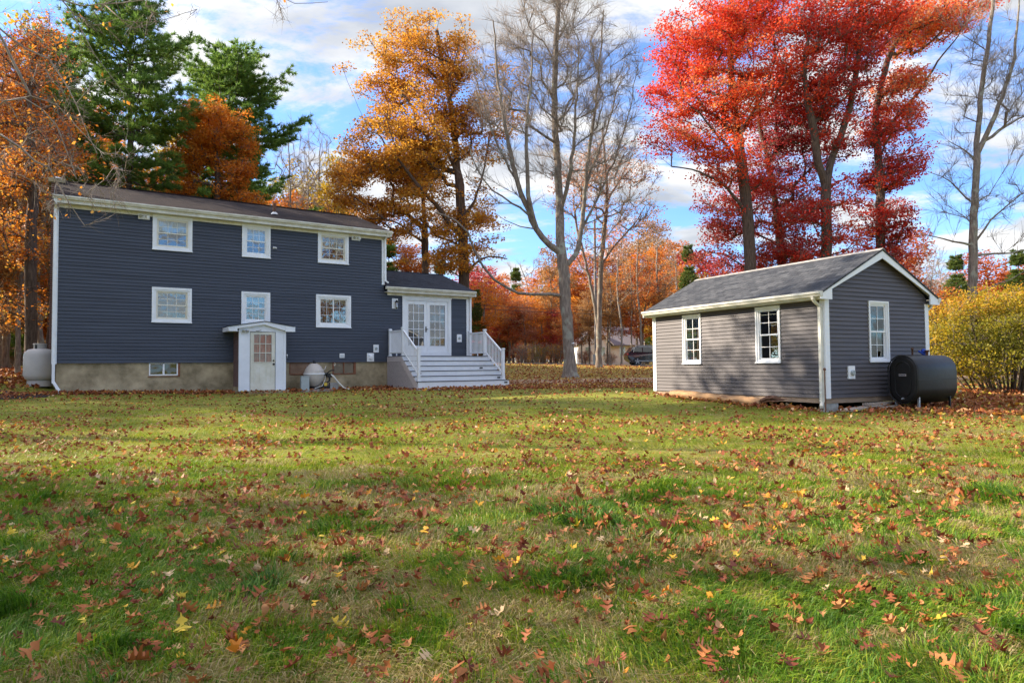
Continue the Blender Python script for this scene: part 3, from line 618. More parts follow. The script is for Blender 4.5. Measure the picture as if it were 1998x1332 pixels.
# ------------------------------------------------------------------ the shed
SBR = math.radians(26.58306); SP = (7.1285, 15.4, 0); SZ = .22
shed = thing('garden_shed', 'one-room dark grey clapboard shed with shingle gable roof and white corner trim', 'shed', (SP[0], SP[1], SZ), SBR)
def db(): return MB(SZ)
W_, L_ = 3.75, 6.13; RZ = 4.02; EZ = 2.93
SW = [(4.03, 4.79, 1.30, 2.71), (1.25, 2.03, 1.31, 2.72)]
GW = (1.49, 2.22, 1.31, 2.77)
b = db()
inn = .03
op = [(a+inn, c-inn, d+inn, e-inn) for a, c, d, e in SW]
siding(b, lambda z: 0.0, lambda z: L_, .50, 2.74, .0985, op, lambda u, o, z: (-o, u, z))
siding(b, lambda z: 0.0, lambda z: L_, .50, 2.74, .0985, [(2, 2.9, 1.4, 2.6), (4.2, 5, 1.4, 2.6)], lambda u, o, z: (W_+o, u, z))
gl = lambda z: 0.0 if z < 2.9 else (z-2.9)/(RZ-2.9-.02)*W_/2
siding(b, lambda z: gl(z), lambda z: W_-gl(z), .50, 3.95, .0985, [(GW[0]+inn, GW[1]-inn, GW[2]+inn, GW[3]-inn)], lambda u, o, z: (u, -o, z))
siding(b, lambda z: gl(z), lambda z: W_-gl(z), .50, 3.95, .0985, [(1.0, 1.7, 1.4, 2.5)], lambda u, o, z: (u, L_+o, z))
b.build('wall', M['shed_siding'], shed)
# inner lining (plywood) with the same openings
b = db()
def lining(mb, L, z0, z1, ops, mpx):
    xs = sorted({0.0, L} | {c for o in ops for c in o[:2]})
    for a, c in zip(xs, xs[1:]):
        hit = [o for o in ops if o[0] <= (a+c)/2 <= o[1]]; sp = [(z0, z1)] if not hit else [(z0, hit[0][2]), (hit[0][3], z1)]
        for p, q in sp: mb.box(*[v for pair in zip(*[mpx(a, 0, p), mpx(c, .02, q)]) for v in pair])
lining(b, L_, .5, 2.74, op, lambda u, o, z: (.05+o, u, z))
lining(b, L_, .5, 2.74, [(2, 2.9, 1.4, 2.6), (4.2, 5, 1.4, 2.6)], lambda u, o, z: (W_-.07+o, u, z))
lining(b, W_-.16, .5, 2.74, [(GW[0]+inn-.08, GW[1]-inn-.08, GW[2]+inn, GW[3]-inn)], lambda u, o, z: (u+.08, .03+o, z))
lining(b, W_-.16, .5, 2.74, [(.92, 1.62, 1.4, 2.5)], lambda u, o, z: (u+.08, L_-.06+o, z))
b.box(.08, W_-.08, .06, L_-.07, .50, .53)
b.build('interior_lining', mat('shed_inside_board', (.16, .11, .07), .9, noise=.3, nscale=4), shed)
b = db(); ov = .24; SL = (RZ-EZ)/(W_/2+ov)
def slope(bm, th, x_off, y0, y1, z_add=0):
    for s in (0, 1):
        p = [(-ov, EZ+z_add), (W_/2, RZ+z_add), (W_/2, RZ+z_add-th), (-ov, EZ+z_add-th)]
        if s: p = [(W_-x, z) for x, z in p]
        bm.prism(p, 'y', y0, y1)
slope(b, .045, 0, -.17, L_+.17)
b.build('roof', M['shed_roof'], shed)
b = db(); b.prism([(W_/2-.11, RZ-.045), (W_/2, RZ+.018), (W_/2+.11, RZ-.045), (W_/2, RZ-.01)], 'y', -.175, L_+.175); b.build('ridge_cap', mat('ridge_cap', (.27, .25, .23), .9, noise=.3), shed)
b = db()
for y0, y1 in ((-.15, -.125), (L_+.125, L_+.15)):
    for s in (0, 1):
        p = [(-.30, 2.74), (-.30, EZ-.10), (-ov, EZ-.047), (W_/2, RZ-.047), (W_/2, RZ-.23), (.08, 2.98), (.08, 2.74)]
        if s: p = [(W_-x, z) for x, z in p]
        b.prism(p, 'y', y0 - (.002 if s else 0), y1)
    if y0 > 0: b.build('rake_board', M['white'], shed); b = db()
    else: b.build('rake_board', M['white'], shed); b = db()
b = db(); b.prism([(W_/2, RZ-.05), (-ov, EZ-.05), (-ov, EZ-.065), (W_/2, RZ-.065)], 'y', -.125, -.02); b.prism([(W_/2, RZ-.05), (W_+ov, EZ-.05), (W_+ov, EZ-.065), (W_/2, RZ-.065)], 'y', -.125, -.02)
b.build('rake_soffit', M['white'], shed)
b = db()
for s in (0, 1):
    f = (lambda x: x) if not s else (lambda x: W_-x)
    b.box(f(-.24), f(-.22), -.123, L_+.123, 2.76, EZ-.05); b.box(f(-.22), f(-.002), -.123, L_+.123, 2.745, 2.765)
b.build('eave_trim', M['white_old'], shed)
b = db()
def sgut(b, s):
    f = (lambda x: x) if not s else (lambda x: W_-x)
    pr = [(-.242, 2.80), (-.31, 2.80), (-.335, 2.86), (-.355, 2.865), (-.355, 2.915), (-.34, 2.915), (-.34, 2.885), (-.32, 2.87), (-.30, 2.815), (-.242, 2.815)]
    b.prism([(f(x), z) for x, z in pr], 'y', -.16, L_+.16)
    for ye in (-.164, L_+.16): b.prism([(f(x), z) for x, z in [(-.242, 2.80), (-.31, 2.80), (-.355, 2.87), (-.355, 2.915), (-.242, 2.915)]], 'y', ye, ye+.004)
sgut(b, 0); b.build('gutter', M['white_old'], shed); b = db(); sgut(b, 1); b.build('gutter', M['white_old'], shed)
b = db()
for (x, y, s, t) in ((0, 0, -1, -1), (W_, 0, 1, -1), (0, L_, -1, 1), (W_, L_, 1, 1)):
    b = db(); b.box(x+s*.028, x-s*.115, y+t*.028, y-t*.006, .49 if t < 0 else .49, 2.76); b.box(x+s*.028, x-s*.006, y-t*.006, y-t*.115, .49, 2.76)
    b.build('corner_board', M['white'] , shed)
b = db(); b.beam((-.30, .06, 2.82), (-.29, .06, 2.74), .075, .06, up=(0, 1, 0)); b.tube([(-.29, .06, 2.79), (-.28, .06, 2.72), (-.20, .06, 2.66), (-.10, .06, 2.61), (-.075, .06, 2.55)], .038, 10); b.beam((-.075, .06, 2.58), (-.075, .06, .42), .07, .085, up=(1, 0, 0)); b.tube([(-.075, .06, .46), (-.08, .06, .40), (-.15, .02, .33), (-.20, -.02, .31)], [.04, .042, .042, .04], 10)
b.build('downspout', M['white_old'], shed)
b = db(); b.tube([(W_+.29, .06, 2.79), (W_+.28, .06, 2.72), (W_+.20, .06, 2.66), (W_+.10, .06, 2.61), (W_+.075, .06, 2.55)], .038, 10); b.beam((W_+.075, .06, 2.58), (W_+.075, .06, .45), .07, .085, up=(1, 0, 0)); b.build('downspout', M['white_old'], shed)
def shed_window(u0, u1, z0, z1, side):
    def B(): return MB(SZ)
    # build facing -y then turn for the long side (x' = y, y' = -x -> faces -x)
    w = window(shed, B, u0, u1, z0, z1, 'dh', mpm='vinyl', sash='vinyl', glass='glass_shed', cas=.055, cols=2, rows=2, depth=.04)
    if side:
        for o in [w]+list(w.children):
            for v in o.data.vertices: x, y, z = v.co; v.co = (y, x, z)
            o.data.flip_normals()
    return w
for w in SW: shed_window(*w, True)
shed_window(*GW, False)
p = db(); p.box(.70, .93, -.045, -.003, .93, 1.23); p = p.build('outdoor_outlet', M['white'], shed)
b = db(); lathe_y(b, .83, 1.07, [(.06, -.045), (.065, -.085), (.05, -.10)], 12); b.build('outlet_cover', M['greybox'], p)
b = db(); b.box(0.01, .05, 0.01, L_-.01, .38, .497); b.box(.05, W_-.01, .01, .05, .38, .497); b.box(W_-.05, W_-.01, .05, L_-.01, .38, .497); b.box(.05, W_-.05, L_-.05, L_-.01, .38, .497)
for k in range(6): b.box(.05, W_-.05, .9*k+.6, .9*k+.64, .39, .495)
b.build('rim_beam', M['wood'], shed)
for (x, y) in ((.02, .02), (.02, 2.3), (.02, 5.7), (W_-.42, .02), (W_-.42, 5.7), (1.7, .1), (W_-.42, 2.9)):
    b = db(); wx, wy = SP[0]+x, SP[1]+y
    b.box(x, x+.40, y, y+.20, .10, .235); b.box(x+.005, x+.395, y+.005, y+.195, .237, .378); b.build('support_block', M['block'], shed)

def shw(g, y):  # shed-local to world xy
    return (SP[0]+g*math.cos(SBR)-y*math.sin(SBR), SP[1]+g*math.sin(SBR)+y*math.cos(SBR))
# ------------------------------------------------------------------ oil tank
ox, oy = shw(1.80, -.62)
tz = gz1(ox+.7, oy+.3); oil = thing('oil_tank', 'black upright oval oil tank on short legs beside the grey shed', 'oil tank', (ox, oy, tz), SBR)
def oval(w, h, n=12):
    r = w/2; p = []
    for i in range(n+1): a = math.pi*i/n; p.append((r*math.cos(a), h/2-r+r*math.sin(a)))
    for i in range(n+1): a = math.pi+math.pi*i/n; p.append((r*math.cos(a), -h/2+r+r*math.sin(a)))
    return p
b = MB(); TL, TW, TH, TC = 1.52, .70, 1.12, .72
prof = [(-.005, .80), (0.0, .90), (.015, .965), (.035, .985), (.05, 1.0), (TL-.06, 1.0), (TL-.02, .95), (TL, .82)]
n = len(oval(1, 1)); v = []; fs = []
for x, s in prof:
    for (py, pz) in oval(TW, TH): 
        k = 1-s; v.append((x, py*(1-k*1.0), TC+pz*(1-k*TW/TH)))
for i in range(len(prof)-1):
    for j in range(n): fs.append((i*n+j, i*n+(j+1) % n, (i+1)*n+(j+1) % n, (i+1)*n+j))
b.add(v, fs, True); b.add(v[:n], [tuple(range(n-1, -1, -1))]); b.add(v[-n:], [tuple(range(n))])
b.build('tank_body', M['tank_black'], oil)
b = MB()   # rim and pressed ribs of the end plate
o1 = [(-.02, p[0]*.985, TC+p[1]*.99) for p in oval(TW, TH)]; b.tube(o1+[o1[0]], .014, 6, False)
b.box(.0, TL-.03, -TW/2-.004, -TW/2+.004, TC-.006, TC+.006)
b.build('rim', M['tank_black'], oil)
b = MB(); o2 = [(-.012, p[0], TC+p[1]) for p in oval(TW*.52, TH*.72)]; b.tube(o2+[o2[0]], .012, 6, False); b.lathe(0, 0, [(0.001, 0), (.001, .001)], 3); b.build('end_rib', M['tank_black'], oil)
b = MB(); b.box(-.022, -.008, -.085, .085, TC+.075, TC+.125); lb = b.build('nameplate', mat('nameplate_grey', (.30, .28, .30), .4), oil)
b = MB(); [b.box(-.026, -.0225, -.06+.035*i, -.06+.035*i+.02, TC+.09, TC+.11) for i in range(4)]; b.build('plate_print', M['dark'], lb)
for x in (.14, TL-.22):
    for s in (-1, 1):
        b = MB(); b.box(x-.02, x+.02, s*.27-.02, s*.27+.02, -.06, .34); b.box(x-.04, x+.04, s*.27-.04, s*.27+.04, -.065, .015); b.build('leg', M['steel'] if x < .5 else M['dark'], oil)
b = MB(); b.lathe(1.0, .05, [(.03, TC+TH/2-.01), (.03, TC+TH/2+.07), (.05, TC+TH/2+.08), (.05, TC+TH/2+.12)], 12); b.lathe(.45, .05, [(.02, TC+TH/2-.01), (.02, TC+TH/2+.13), (.035, TC+TH/2+.13), (.03, TC+TH/2+.17)], 10); b.build('fill_pipe', M['rust'], oil)
b = MB(); b.lathe(1.15, .22, [(.03, TC+TH/2-.08), (.03, TC+TH/2+.05), (.055, TC+TH/2+.07), (.055, TC+TH/2+.13), (.02, TC+TH/2+.16)], 10); b.tube([(1.15, .22, TC+TH/2+.02), (1.02, .26, TC+TH/2+.10)], .025, 8); b.build('valve', M['blue'], oil)
b = MB(); b.tube([(.05, 0, TC-.44), (-.05, 0, TC-.44)], [.03, .022], 10); b.build('outlet_valve', M['steel'], oil)

# ------------------------------------------------------------------ loose things by the shed
def plank(name, label, g0, y0, g1, y1, w, t, z0, z1, m='wood_grey'):
    x0_, y0_ = shw(g0, y0); x1_, y1_ = shw(g1, y1); L = math.hypot(x1_-x0_, y1_-y0_); a = math.atan2(y1_-y0_, x1_-x0_)
    o = None
    b = MB(); b.beam((0, 0, t/2), (L, 0, t/2+(z1-z0)), w, t); o = b.build(name, M[m]); o.location = (x0_, y0_, z0); o.rotation_euler = (0, 0, a)
    bv = o.modifiers.new('bev', 'BEVEL'); bv.width = .006; bv.segments = 1
    return tag(o, label, 'plank', 'boards lying at the foot of the shed gable')
plank('plank', 'longest weathered board lying at the shed corner, its near end cut slanted', .06, -.42, 1.75, -.16, .24, .055, gz1(7.4, 15.3)+.04, gz1(8.6, 15.8)+.09)
plank('plank', 'short weathered board lying in front of the longer ones by the black tank', 1.15, -.50, 2.1, -.30, .13, .05, gz1(8.3, 15.6)+.04, gz1(9, 15.8)+.07)
plank('plank', 'board lying against the shed beam behind the longer front board', .95, -.26, 2.2, -.10, .14, .05, gz1(8.2, 15.8)+.13, gz1(8.9, 16)+.13)
# log, peeled, a slightly bent trunk with a splintered end
rl = random.Random(3)
p0 = Vector((4.66, 19.9, gz1(4.66, 19.9)+.12)); p1 = Vector((6.40, 16.2, gz1(6.4, 16.2)+.13)); L = (p1-p0).length
lg = thing('log', 'long peeled orange log lying along the foot of the shed wall', 'log', tuple(p0), math.atan2(p1.y-p0.y, p1.x-p0.x))
b = MB(); pts = []; rr = []
for i in range(22):
    t = i/21; pts.append((t*L*.86, .05*math.sin(t*4)+.012*rl.uniform(-1, 1), t*(p1.z-p0.z)*.9+.012*rl.uniform(-1, 1))); rr.append(.115-.02*t+.012*math.sin(9*t)+.006*rl.uniform(-1, 1))
rr[0] *= .8; b.tube(pts, rr, 14); b.build('trunk', M['log'], lg)
b = MB()
for i in range(7):
    a = rl.uniform(-.07, .07); c = rl.uniform(-.05, .06); b.tube([(L*.84, a*.5, (p1.z-p0.z)*.8+c*.4), (L*(.90+.02*i % .05), a, c), (L*(.95+rl.uniform(0, .07)), a*1.6, c*1.2)], [.05, .03, .008], 7)
b.build('splintered_end', M['rust'], lg)
b = MB(); b.tube([(0, 0, 0), (.01, .02, .5), (.03, .07, 1.02)], .014, 8); b.lathe(.03, .07, [(.03, 1.0), (.035, 1.03), (.02, 1.06)], 8); rx, ry = shw(-.17, -.10)
o = b.build('iron_stake', M['rust']); o.location = (rx, ry, gz1(rx, ry)-.05); tag(o, 'thin rusty iron stake leaning against the shed corner by the downspout', 'stake')

# ------------------------------------------------------------------ pool filter beside the entry
fx, fyy = place(8.25, -.60)
pf = thing('pool_filter', 'grey round pool sand filter with valve and pump at the foundation', 'pool filter', (fx, fyy, .42), HA)
b = MB(); b.lathe(0, 0, [(.10, .10), (.26, .22), (.35, .38), (.385, .55), (.385, .60)], 28); b.build('lower_tank', M['filter'], pf)
b = MB(); b.lathe(0, 0, [(.405, .595), (.41, .62), (.405, .65)], 28); b.build('clamp_ring', M['vinyl'], pf)
b = MB(); b.lathe(0, 0, [(.385, .65), (.36, .74), (.27, .90), (.16, 1.0), (.12, 1.02)], 28); b.build('upper_tank', M['filter'], pf)
b = MB(); b.lathe(0, 0, [(.05, 1.0), (.06, 1.06), (.04, 1.14)], 12); b.lathe(0, 0, [(.28, .0), (.24, .06), (.16, .16), (.12, .2)], 20); b.build('base', M['dark'], pf)
b = MB(); b.tube([(.36, -.12, .62), (.50, -.16, .58), (.56, -.16, .50)], .055, 10); b.box(.44, .62, -.28, -.06, .48, .64); b.tube([(.45, -.16, .64), (.58, -.2, .74), (.72, -.22, .76)], .022, 8); b.tube([(.56, -.16, .48), (.55, -.16, .34), (.42, -.18, .27), (.3, -.2, .26)], .035, 10); b.build('valve', M['dark'], pf)
b = MB(); b.tube([(.55, -.24, .62), (.68, -.30, .50), (.82, -.34, .30), (1.05, -.38, .06), (1.25, -.42, .01)], .032, 10); b.build('hose', M['hose'], pf)
b = MB(); b.tube([(-.05, -.42, .70), (.15, -.43, .74), (.32, -.32, .80), (.40, -.2, .92)], .01, 6); b.tube([(.40, -.10, .66), (.37, -.2, .4), (.2, -.36, .16), (-.1, -.42, .08)], .014, 6); b.build('wire', M['hose'], pf)
b = MB(); b.box(.28, .44, -.28, -.10, .05, .30); b.tube([(.2, -.2, .12), (.5, -.2, .12)], .07, 12); b.build('pump', M['dark'], pf)
b = MB(); b.box(.30, .42, -.292, -.281, .16, .28); b.build('warning_label', M['yellow'], pf)
b = MB(); b.box(-.62, .62, -.5, .4, -.08, .035); b.build('pad', M['block'], pf)
gx, gy = place(7.78, -.98); b = MB(); b.box(-.15, .15, -.08, .08, .0, .52); b.box(-.155, .155, -.09, .085, .50, .53); o = b.build('control_box', M['greybox']); o.location = (gx, gy, .44); o.rotation_euler = (0, 0, HA); tag(o, 'upright grey metal box standing in front of the round pool filter', 'control box')
gx, gy = place(8.98, -.7); b = MB(); b.box(-.16, .16, -.1, .1, 0, .27); o = b.build('concrete_block', M['block']); o.location = (gx, gy, .42); o.rotation_euler = (0, 0, HA); tag(o, 'grey concrete block standing under the hose beside the pool filter', 'block')

# ------------------------------------------------------------------ propane tank left of the house
pp = atY(76, 748, 23.6); pz = pp[2]
pt = thing('propane_tank', 'pale grey upright propane tank beside the brick chimney corner', 'propane tank', (pp[0]+.02, 23.6, pz))
b = MB(); b.lathe(0, 0, [(.20, .06), (.34, .10), (.44, .18), (.475, .30), (.478, .66), (.475, .98), (.44, 1.10), (.34, 1.18), (.18, 1.215)], 32); b.build('tank_body', M['propane'], pt)
b = MB(); b.lathe(0, 0, [(.37, -.1), (.37, .10)], 28, False); b.build('foot_ring', M['propane'], pt)
b = MB(); b.lathe(0, 0, [(.19, 1.17), (.20, 1.36), (.215, 1.375), (.20, 1.39)], 24); b.build('valve_collar', M['propane'], pt)
b = MB(); b.box(-.03, .03, -.215, -.2, 1.2, 1.34); b.build('collar_slot', M['dark'], pt)
b = MB(); b.lathe(0, 0, [(.482, .652), (.482, .668)], 32); b.build('weld_seam', M['propane'], pt)
# ------------------------------------------------------------------ ground, driveway, road
def build_ground():
    ax = np.unique(np.concatenate([np.linspace(-600, -60, 19), np.linspace(-60, 60, 161), np.linspace(60, 600, 19)]))
    ay = np.unique(np.concatenate([np.linspace(-150, -10, 15), np.linspace(-10, 70, 161), np.linspace(70, 900, 24)]))
    X, Y = np.meshgrid(ax, ay); Z = gz(X, Y); nx, ny = len(ax), len(ay)
    V = np.stack([X.ravel(), Y.ravel(), Z.ravel()], 1)
    i = np.arange(nx-1)[None, :] + nx*np.arange(ny-1)[:, None]; i = i.ravel()
    m = bpy.data.materials.new('ground'); m.use_nodes = True; nt = m.node_tree; N = nt.nodes; L = nt.links; b = N['Principled BSDF']; b.inputs['Roughness'].default_value = .95; b.inputs['Specular IOR Level'].default_value = .1
    g = N.new('ShaderNodeNewGeometry')
    def noise(s, d=6, r=.6):
        n = N.new('ShaderNodeTexNoise'); n.inputs['Scale'].default_value = s; n.inputs['Detail'].default_value = d; n.inputs['Roughness'].default_value = r; L.new(g.outputs['Position'], n.inputs['Vector']); return n.outputs['Fac']
    r1 = ramp(N, [(.3, (.10, .09, .03)), (.48, (.15, .18, .03)), (.6, (.20, .22, .035)), (.75, (.28, .25, .08))]); L.new(noise(1.3, 8), r1.inputs[0])
    rl_ = ramp(N, [(.46, (0, 0, 0)), (.56, (1, 1, 1))]); L.new(noise(9, 4, .7), rl_.inputs[0])
    rc = ramp(N, [(.35, (.34, .15, .05)), (.5, (.50, .25, .07)), (.65, (.55, .38, .11))]); L.new(noise(17, 3), rc.inputs[0])
    sp = N.new('ShaderNodeSeparateXYZ'); L.new(g.outputs['Position'], sp.inputs[0])
    mr = N.new('ShaderNodeMapRange'); mr.inputs[1].default_value = 24; mr.inputs[2].default_value = 34; mr.inputs[3].default_value = .25; mr.inputs[4].default_value = 1.0; L.new(sp.outputs[1], mr.inputs[0])
    mu = N.new('ShaderNodeMath'); mu.operation = 'MULTIPLY'; L.new(rl_.outputs[0], mu.inputs[0]); L.new(mr.outputs[0], mu.inputs[1])
    mx = N.new('ShaderNodeMix'); mx.data_type = 'RGBA'; L.new(mu.outputs[0], mx.inputs[0]); L.new(r1.outputs[0], mx.inputs[6]); L.new(rc.outputs[0], mx.inputs[7])
    L.new(mx.outputs[2], b.inputs['Base Color'])
    bp = N.new('ShaderNodeBump'); bp.inputs['Strength'].default_value = .5; bp.inputs['Distance'].default_value = .05; L.new(noise(22, 5), bp.inputs['Height']); L.new(bp.outputs[0], b.inputs['Normal'])
    o = np_obj('ground', V, [np.stack([i, i+1, i+nx+1, i+nx], 1)], m, smooth_=True); o['kind'] = 'structure'
build_ground()
def strip(name, f0, f1, x0, x1, n, m, dz, k=6):
    xs = np.linspace(x0, x1, n); V = []
    for x in xs:
        a, c = f0(x), f1(x)
        for j in range(k+1): y = a+(c-a)*j/k; V.append((x, y, gz1(x, y)+dz))
    F_ = []
    for i in range(n-1):
        for j in range(k): q = i*(k+1)+j; F_.append((q, q+k+1, q+k+2, q+1))
    o = np_obj(name, V, [np.array(F_)], m, smooth_=True); o['kind'] = 'structure'; return o
strip('driveway', lambda x: 29.6+.5*math.sin(x*.21)+.05*x+.15*math.sin(x*1.9), lambda x: 32.6+.5*math.sin(x*.17+1)+.05*x+.2*math.sin(x*2.3), -4, 70, 220, mat('driveway_gravel', (.38, .25, .14), .95, col2=(.22, .13, .065), nscale=2.6, bump=.5, bscale=25), .02, 10)
strip('road', lambda x: 50.8-.02*x, lambda x: 61.5-.02*x, -260, 260, 210, mat('asphalt', (.10, .10, .105), .9, noise=.2, nscale=6, bump=.2), .05, 8)
strip('road_edge_line', lambda x: 60.5-.02*x, lambda x: 60.75-.02*x, 5, 60, 50, M['white'], .058, 1)
# mulch bed along the foundation
hx, hy = math.cos(HA), math.sin(HA)
def mulch():
    V = []; F_ = []; us = np.linspace(-3.4, 11.4, 90); K = 6
    for u in us:
        wd = .55+.12*math.sin(u*1.7)+.1*math.sin(u*4.1)+ (1.4 if u < -.2 else 0)
        for j in range(K+1):
            y = -wd*j/K + .25; x_, y_ = place(u, y); V.append((x_, y_, gz1(x_, y_) + .05*(1-j/K) + .012))
    for i in range(len(us)-1):
        for j in range(K): q = i*(K+1)+j; F_.append((q, q+1, q+K+2, q+K+1))
    o = np_obj('mulch_bed', V, [np.array(F_)], mat('mulch', (.055, .032, .025), 1, col2=(.02, .013, .012), nscale=14, bump=.8), smooth_=True); o['kind'] = 'structure'
mulch()

def blocked(x, y):
    """points inside a building's footprint or its steps, as a mask"""
    u = (x-HP[0])*math.cos(HA)+(y-HP[1])*math.sin(HA); v = -(x-HP[0])*math.sin(HA)+(y-HP[1])*math.cos(HA)
    h = (u > -.4) & (u < 15.5) & (v > -.05) & (v < 7.6); e = (u > 5.3) & (u < 7.2) & (v > -1.15) & (v <= 0); s = (u > 11.45) & (u < 15.75) & (v > -3.05) & (v <= 0)
    g = (x-SP[0])*math.cos(SBR)+(y-SP[1])*math.sin(SBR); l = -(x-SP[0])*math.sin(SBR)+(y-SP[1])*math.cos(SBR)
    return h | e | s | ((g > .06) & (g < 3.7) & (l > .06) & (l < 6.1))
def dist_build(x, y):
    u = (x-HP[0])*math.cos(HA)+(y-HP[1])*math.sin(HA); v = -(x-HP[0])*math.sin(HA)+(y-HP[1])*math.cos(HA)
    d1 = np.hypot(np.clip(np.maximum(-1-u, u-15.7), 0, None), np.clip(-v, 0, None)); d1 = np.where((u > 11.4) & (u < 15.8), np.clip(-v-3, 0, 9), d1)
    g = (x-SP[0])*math.cos(SBR)+(y-SP[1])*math.sin(SBR); l = -(x-SP[0])*math.sin(SBR)+(y-SP[1])*math.cos(SBR)
    d2 = np.hypot(np.clip(np.maximum(-g, g-5), 0, None), np.clip(np.maximum(-l, l-6), 0, None))
    return np.minimum(d1, d2)
RG = np.random.RandomState(11)
def scatter(n, y0, y1, pw=1.0):
    """n points in the strip of lawn between two distances, within the view and a margin beside it"""
    y = y0+(y1-y0)*RG.rand(n*2)**pw; w = .80*y+1.6; x = (RG.rand(n*2)*2-1)*w
    keep = RG.rand(n*2) < w/(.80*y1+1.6); x, y = x[keep], y[keep]; k = ~blocked(x, y); return x[k], y[k]

# ------------------------------------------------------------------ grass, one mesh of single blades
def straw_field(x, y):
    return vnoise(x, y, .55, 1)*.25+vnoise(x, y*1.3, 1.9, 2)*.40+vnoise(x, y, 4.8, 3)*.35
def grass():
    Vs = []; F3 = []; F4 = []; T3 = []; T4 = []; nb = 0
    for (n, y0, y1, seg, wd, hh) in ((125000, 1.6, 4.4, 2, .0044, 1.05), (140000, 4.4, 8.5, 2, .0065, 1.05), (130000, 8.5, 17, 1, .010, 1.15), (90000, 17, 33, 1, .018, 1.0)):
        x, y = scatter(n, y0, y1); st = straw_field(x, y); cl = vnoise(x, y, 5, 5); tuft = vnoise(x, y, 2.4, 8)
        db_ = dist_build(x, y); bare = (db_ < .28+.35*vnoise(x, y, 1.3, 77)) & (RG.rand(len(x)) < .9)
        thin = (st > .56) & (RG.rand(len(x)) < .15); lane = (y > 27.5+.05*x) & (x > -4) & (y < 33.5) & (RG.rand(len(x)) < .93)
        k = ~(bare | thin | lane); x, y, st, cl, tuft = x[k], y[k], st[k], cl[k], tuft[k]; n_ = len(x)
        straw = RG.rand(n_) < np.clip((st-np.where(y > 7, .51, .47))*6.0, .06, .82)
        mk = smooth(.74, .84, tuft)*(y < 7); h = hh*(.032+.065*RG.rand(n_)**1.3)*(1+.5*mk*~straw)*np.where(y > 14, .72, 1)
        fa = 6.28*vnoise(x, y, .9, 12)*1.6+3*vnoise(x, y, 3.1, 13)+.75*(RG.rand(n_)-.5)*2; lean = np.where(straw, 1.05+.45*RG.rand(n_), .45+.9*RG.rand(n_)) * (.70+.6*vnoise(x, y, 1.4, 15)) * (1-.35*mk); lean = np.clip(lean, .15, 1.42)
        fa = fa + np.where(RG.rand(n_) < .2, RG.rand(n_)*6.28, 0)
        dxy = np.stack([np.cos(fa), np.sin(fa)], 1); z0 = gz(x, y)
        mound = .03*vnoise(x, y, 2.6, 41)+.015*vnoise(x, y, 7, 42); P = np.stack([x, y, z0-.012+mound*(y < 20)], 1); va = RG.rand(n_)*6.28
        S = np.stack([np.cos(va), np.sin(va), np.zeros(n_)], 1); S[:, 0] = .8*S[:, 0]+.4
        w = wd*(.7+.6*RG.rand(n_))*(1+.5*mk*~straw)
        A = np.concatenate([dxy*(np.sin(lean*.5)*h*.55)[:, None], (np.cos(lean*.5)*h*.6)[:, None]], 1)
        B = np.concatenate([dxy*(np.sin(lean)*h*1.25)[:, None], (np.cos(lean)*h)[:, None]], 1)
        t = np.where(straw, .60+.40*RG.rand(n_), np.clip(.10+.38*RG.rand(n_)*(.5+1.0*cl)+.10*(st > .46)-.10*mk+.20*smooth(4, 10, y), 0, .57)); t = np.clip(t + .10*(vnoise(x, y, .25, 20)-.5), 0, 1)  # tint lifts with distance: brighter light of the mid lawn put into blade colour
        if seg == 2:
            V = np.stack([P-S*w[:, None]*.5, P+S*w[:, None]*.5, P+A-S*w[:, None]*.45, P+A+S*w[:, None]*.45, P+B], 1).reshape(-1, 3)
            b = nb+5*np.arange(n_); F4.append(np.stack([b, b+1, b+3, b+2], 1)); T4.append(t); F3.append(np.stack([b+2, b+3, b+4], 1)); T3.append(t); nb += 5*n_
        else:
            V = np.stack([P-S*w[:, None]*.5, P+S*w[:, None]*.5, P+B], 1).reshape(-1, 3)
            b = nb+3*np.arange(n_); F3.append(np.stack([b, b+1, b+2], 1)); T3.append(t); nb += 3*n_
        Vs.append(V)
    m = leafmat('grass_blade', [(0, (.028, .085, .008)), (.2, (.075, .175, .011)), (.40, (.17, .27, .015)), (.52, (.30, .34, .022)), (.62, (.28, .22, .06)), (.8, (.36, .27, .12)), (1, (.50, .40, .21))], transl=.4, rough=.5)
    # wheat-coloured and green patches follow the same field as the blades
    o = np_obj('grass', np.concatenate(Vs), [np.concatenate(F4), np.concatenate(F3)], m, tint=np.concatenate(T4+T3)); o['kind'] = 'stuff'
grass()

# ------------------------------------------------------------------ fallen leaves
def leaf_outline(lod):
    if lod == 0:   # lobed oak leaf, half outline mirrored; x along the midrib
        h = [(.0, .02), (.10, .05), (.20, .26), (.27, .22), (.30, .08), (.40, .10), (.52, .42), (.60, .36), (.58, .12), (.68, .11), (.80, .30), (.85, .22), (.83, .08), (1.0, .0)]
    elif lod == 1:
        h = [(.0, .02), (.22, .24), (.32, .08), (.55, .40), (.63, .11), (.82, .26), (1.0, 0)]
    elif lod == 3:  # plain pointed oval leaf
        h = [(.0, .02), (.2, .22), (.45, .30), (.7, .22), (1.0, 0)]
    else: h = [(.0, .03), (.5, .38), (1.0, 0)]
    return np.array(h)
def leaf_template(lod):
    h = leaf_outline(lod); n = len(h); V = [(x-.5, 0, 0) for x, _ in h] + [(x-.5, y, 0) for x, y in h] + [(x-.5, -y, 0) for x, y in h]
    F_ = []
    for i in range(n-1): F_ += [(i, i+1, n+i+1, n+i), (i, 2*n+i, 2*n+i+1, i+1)]
    return np.array(V), np.array(F_)
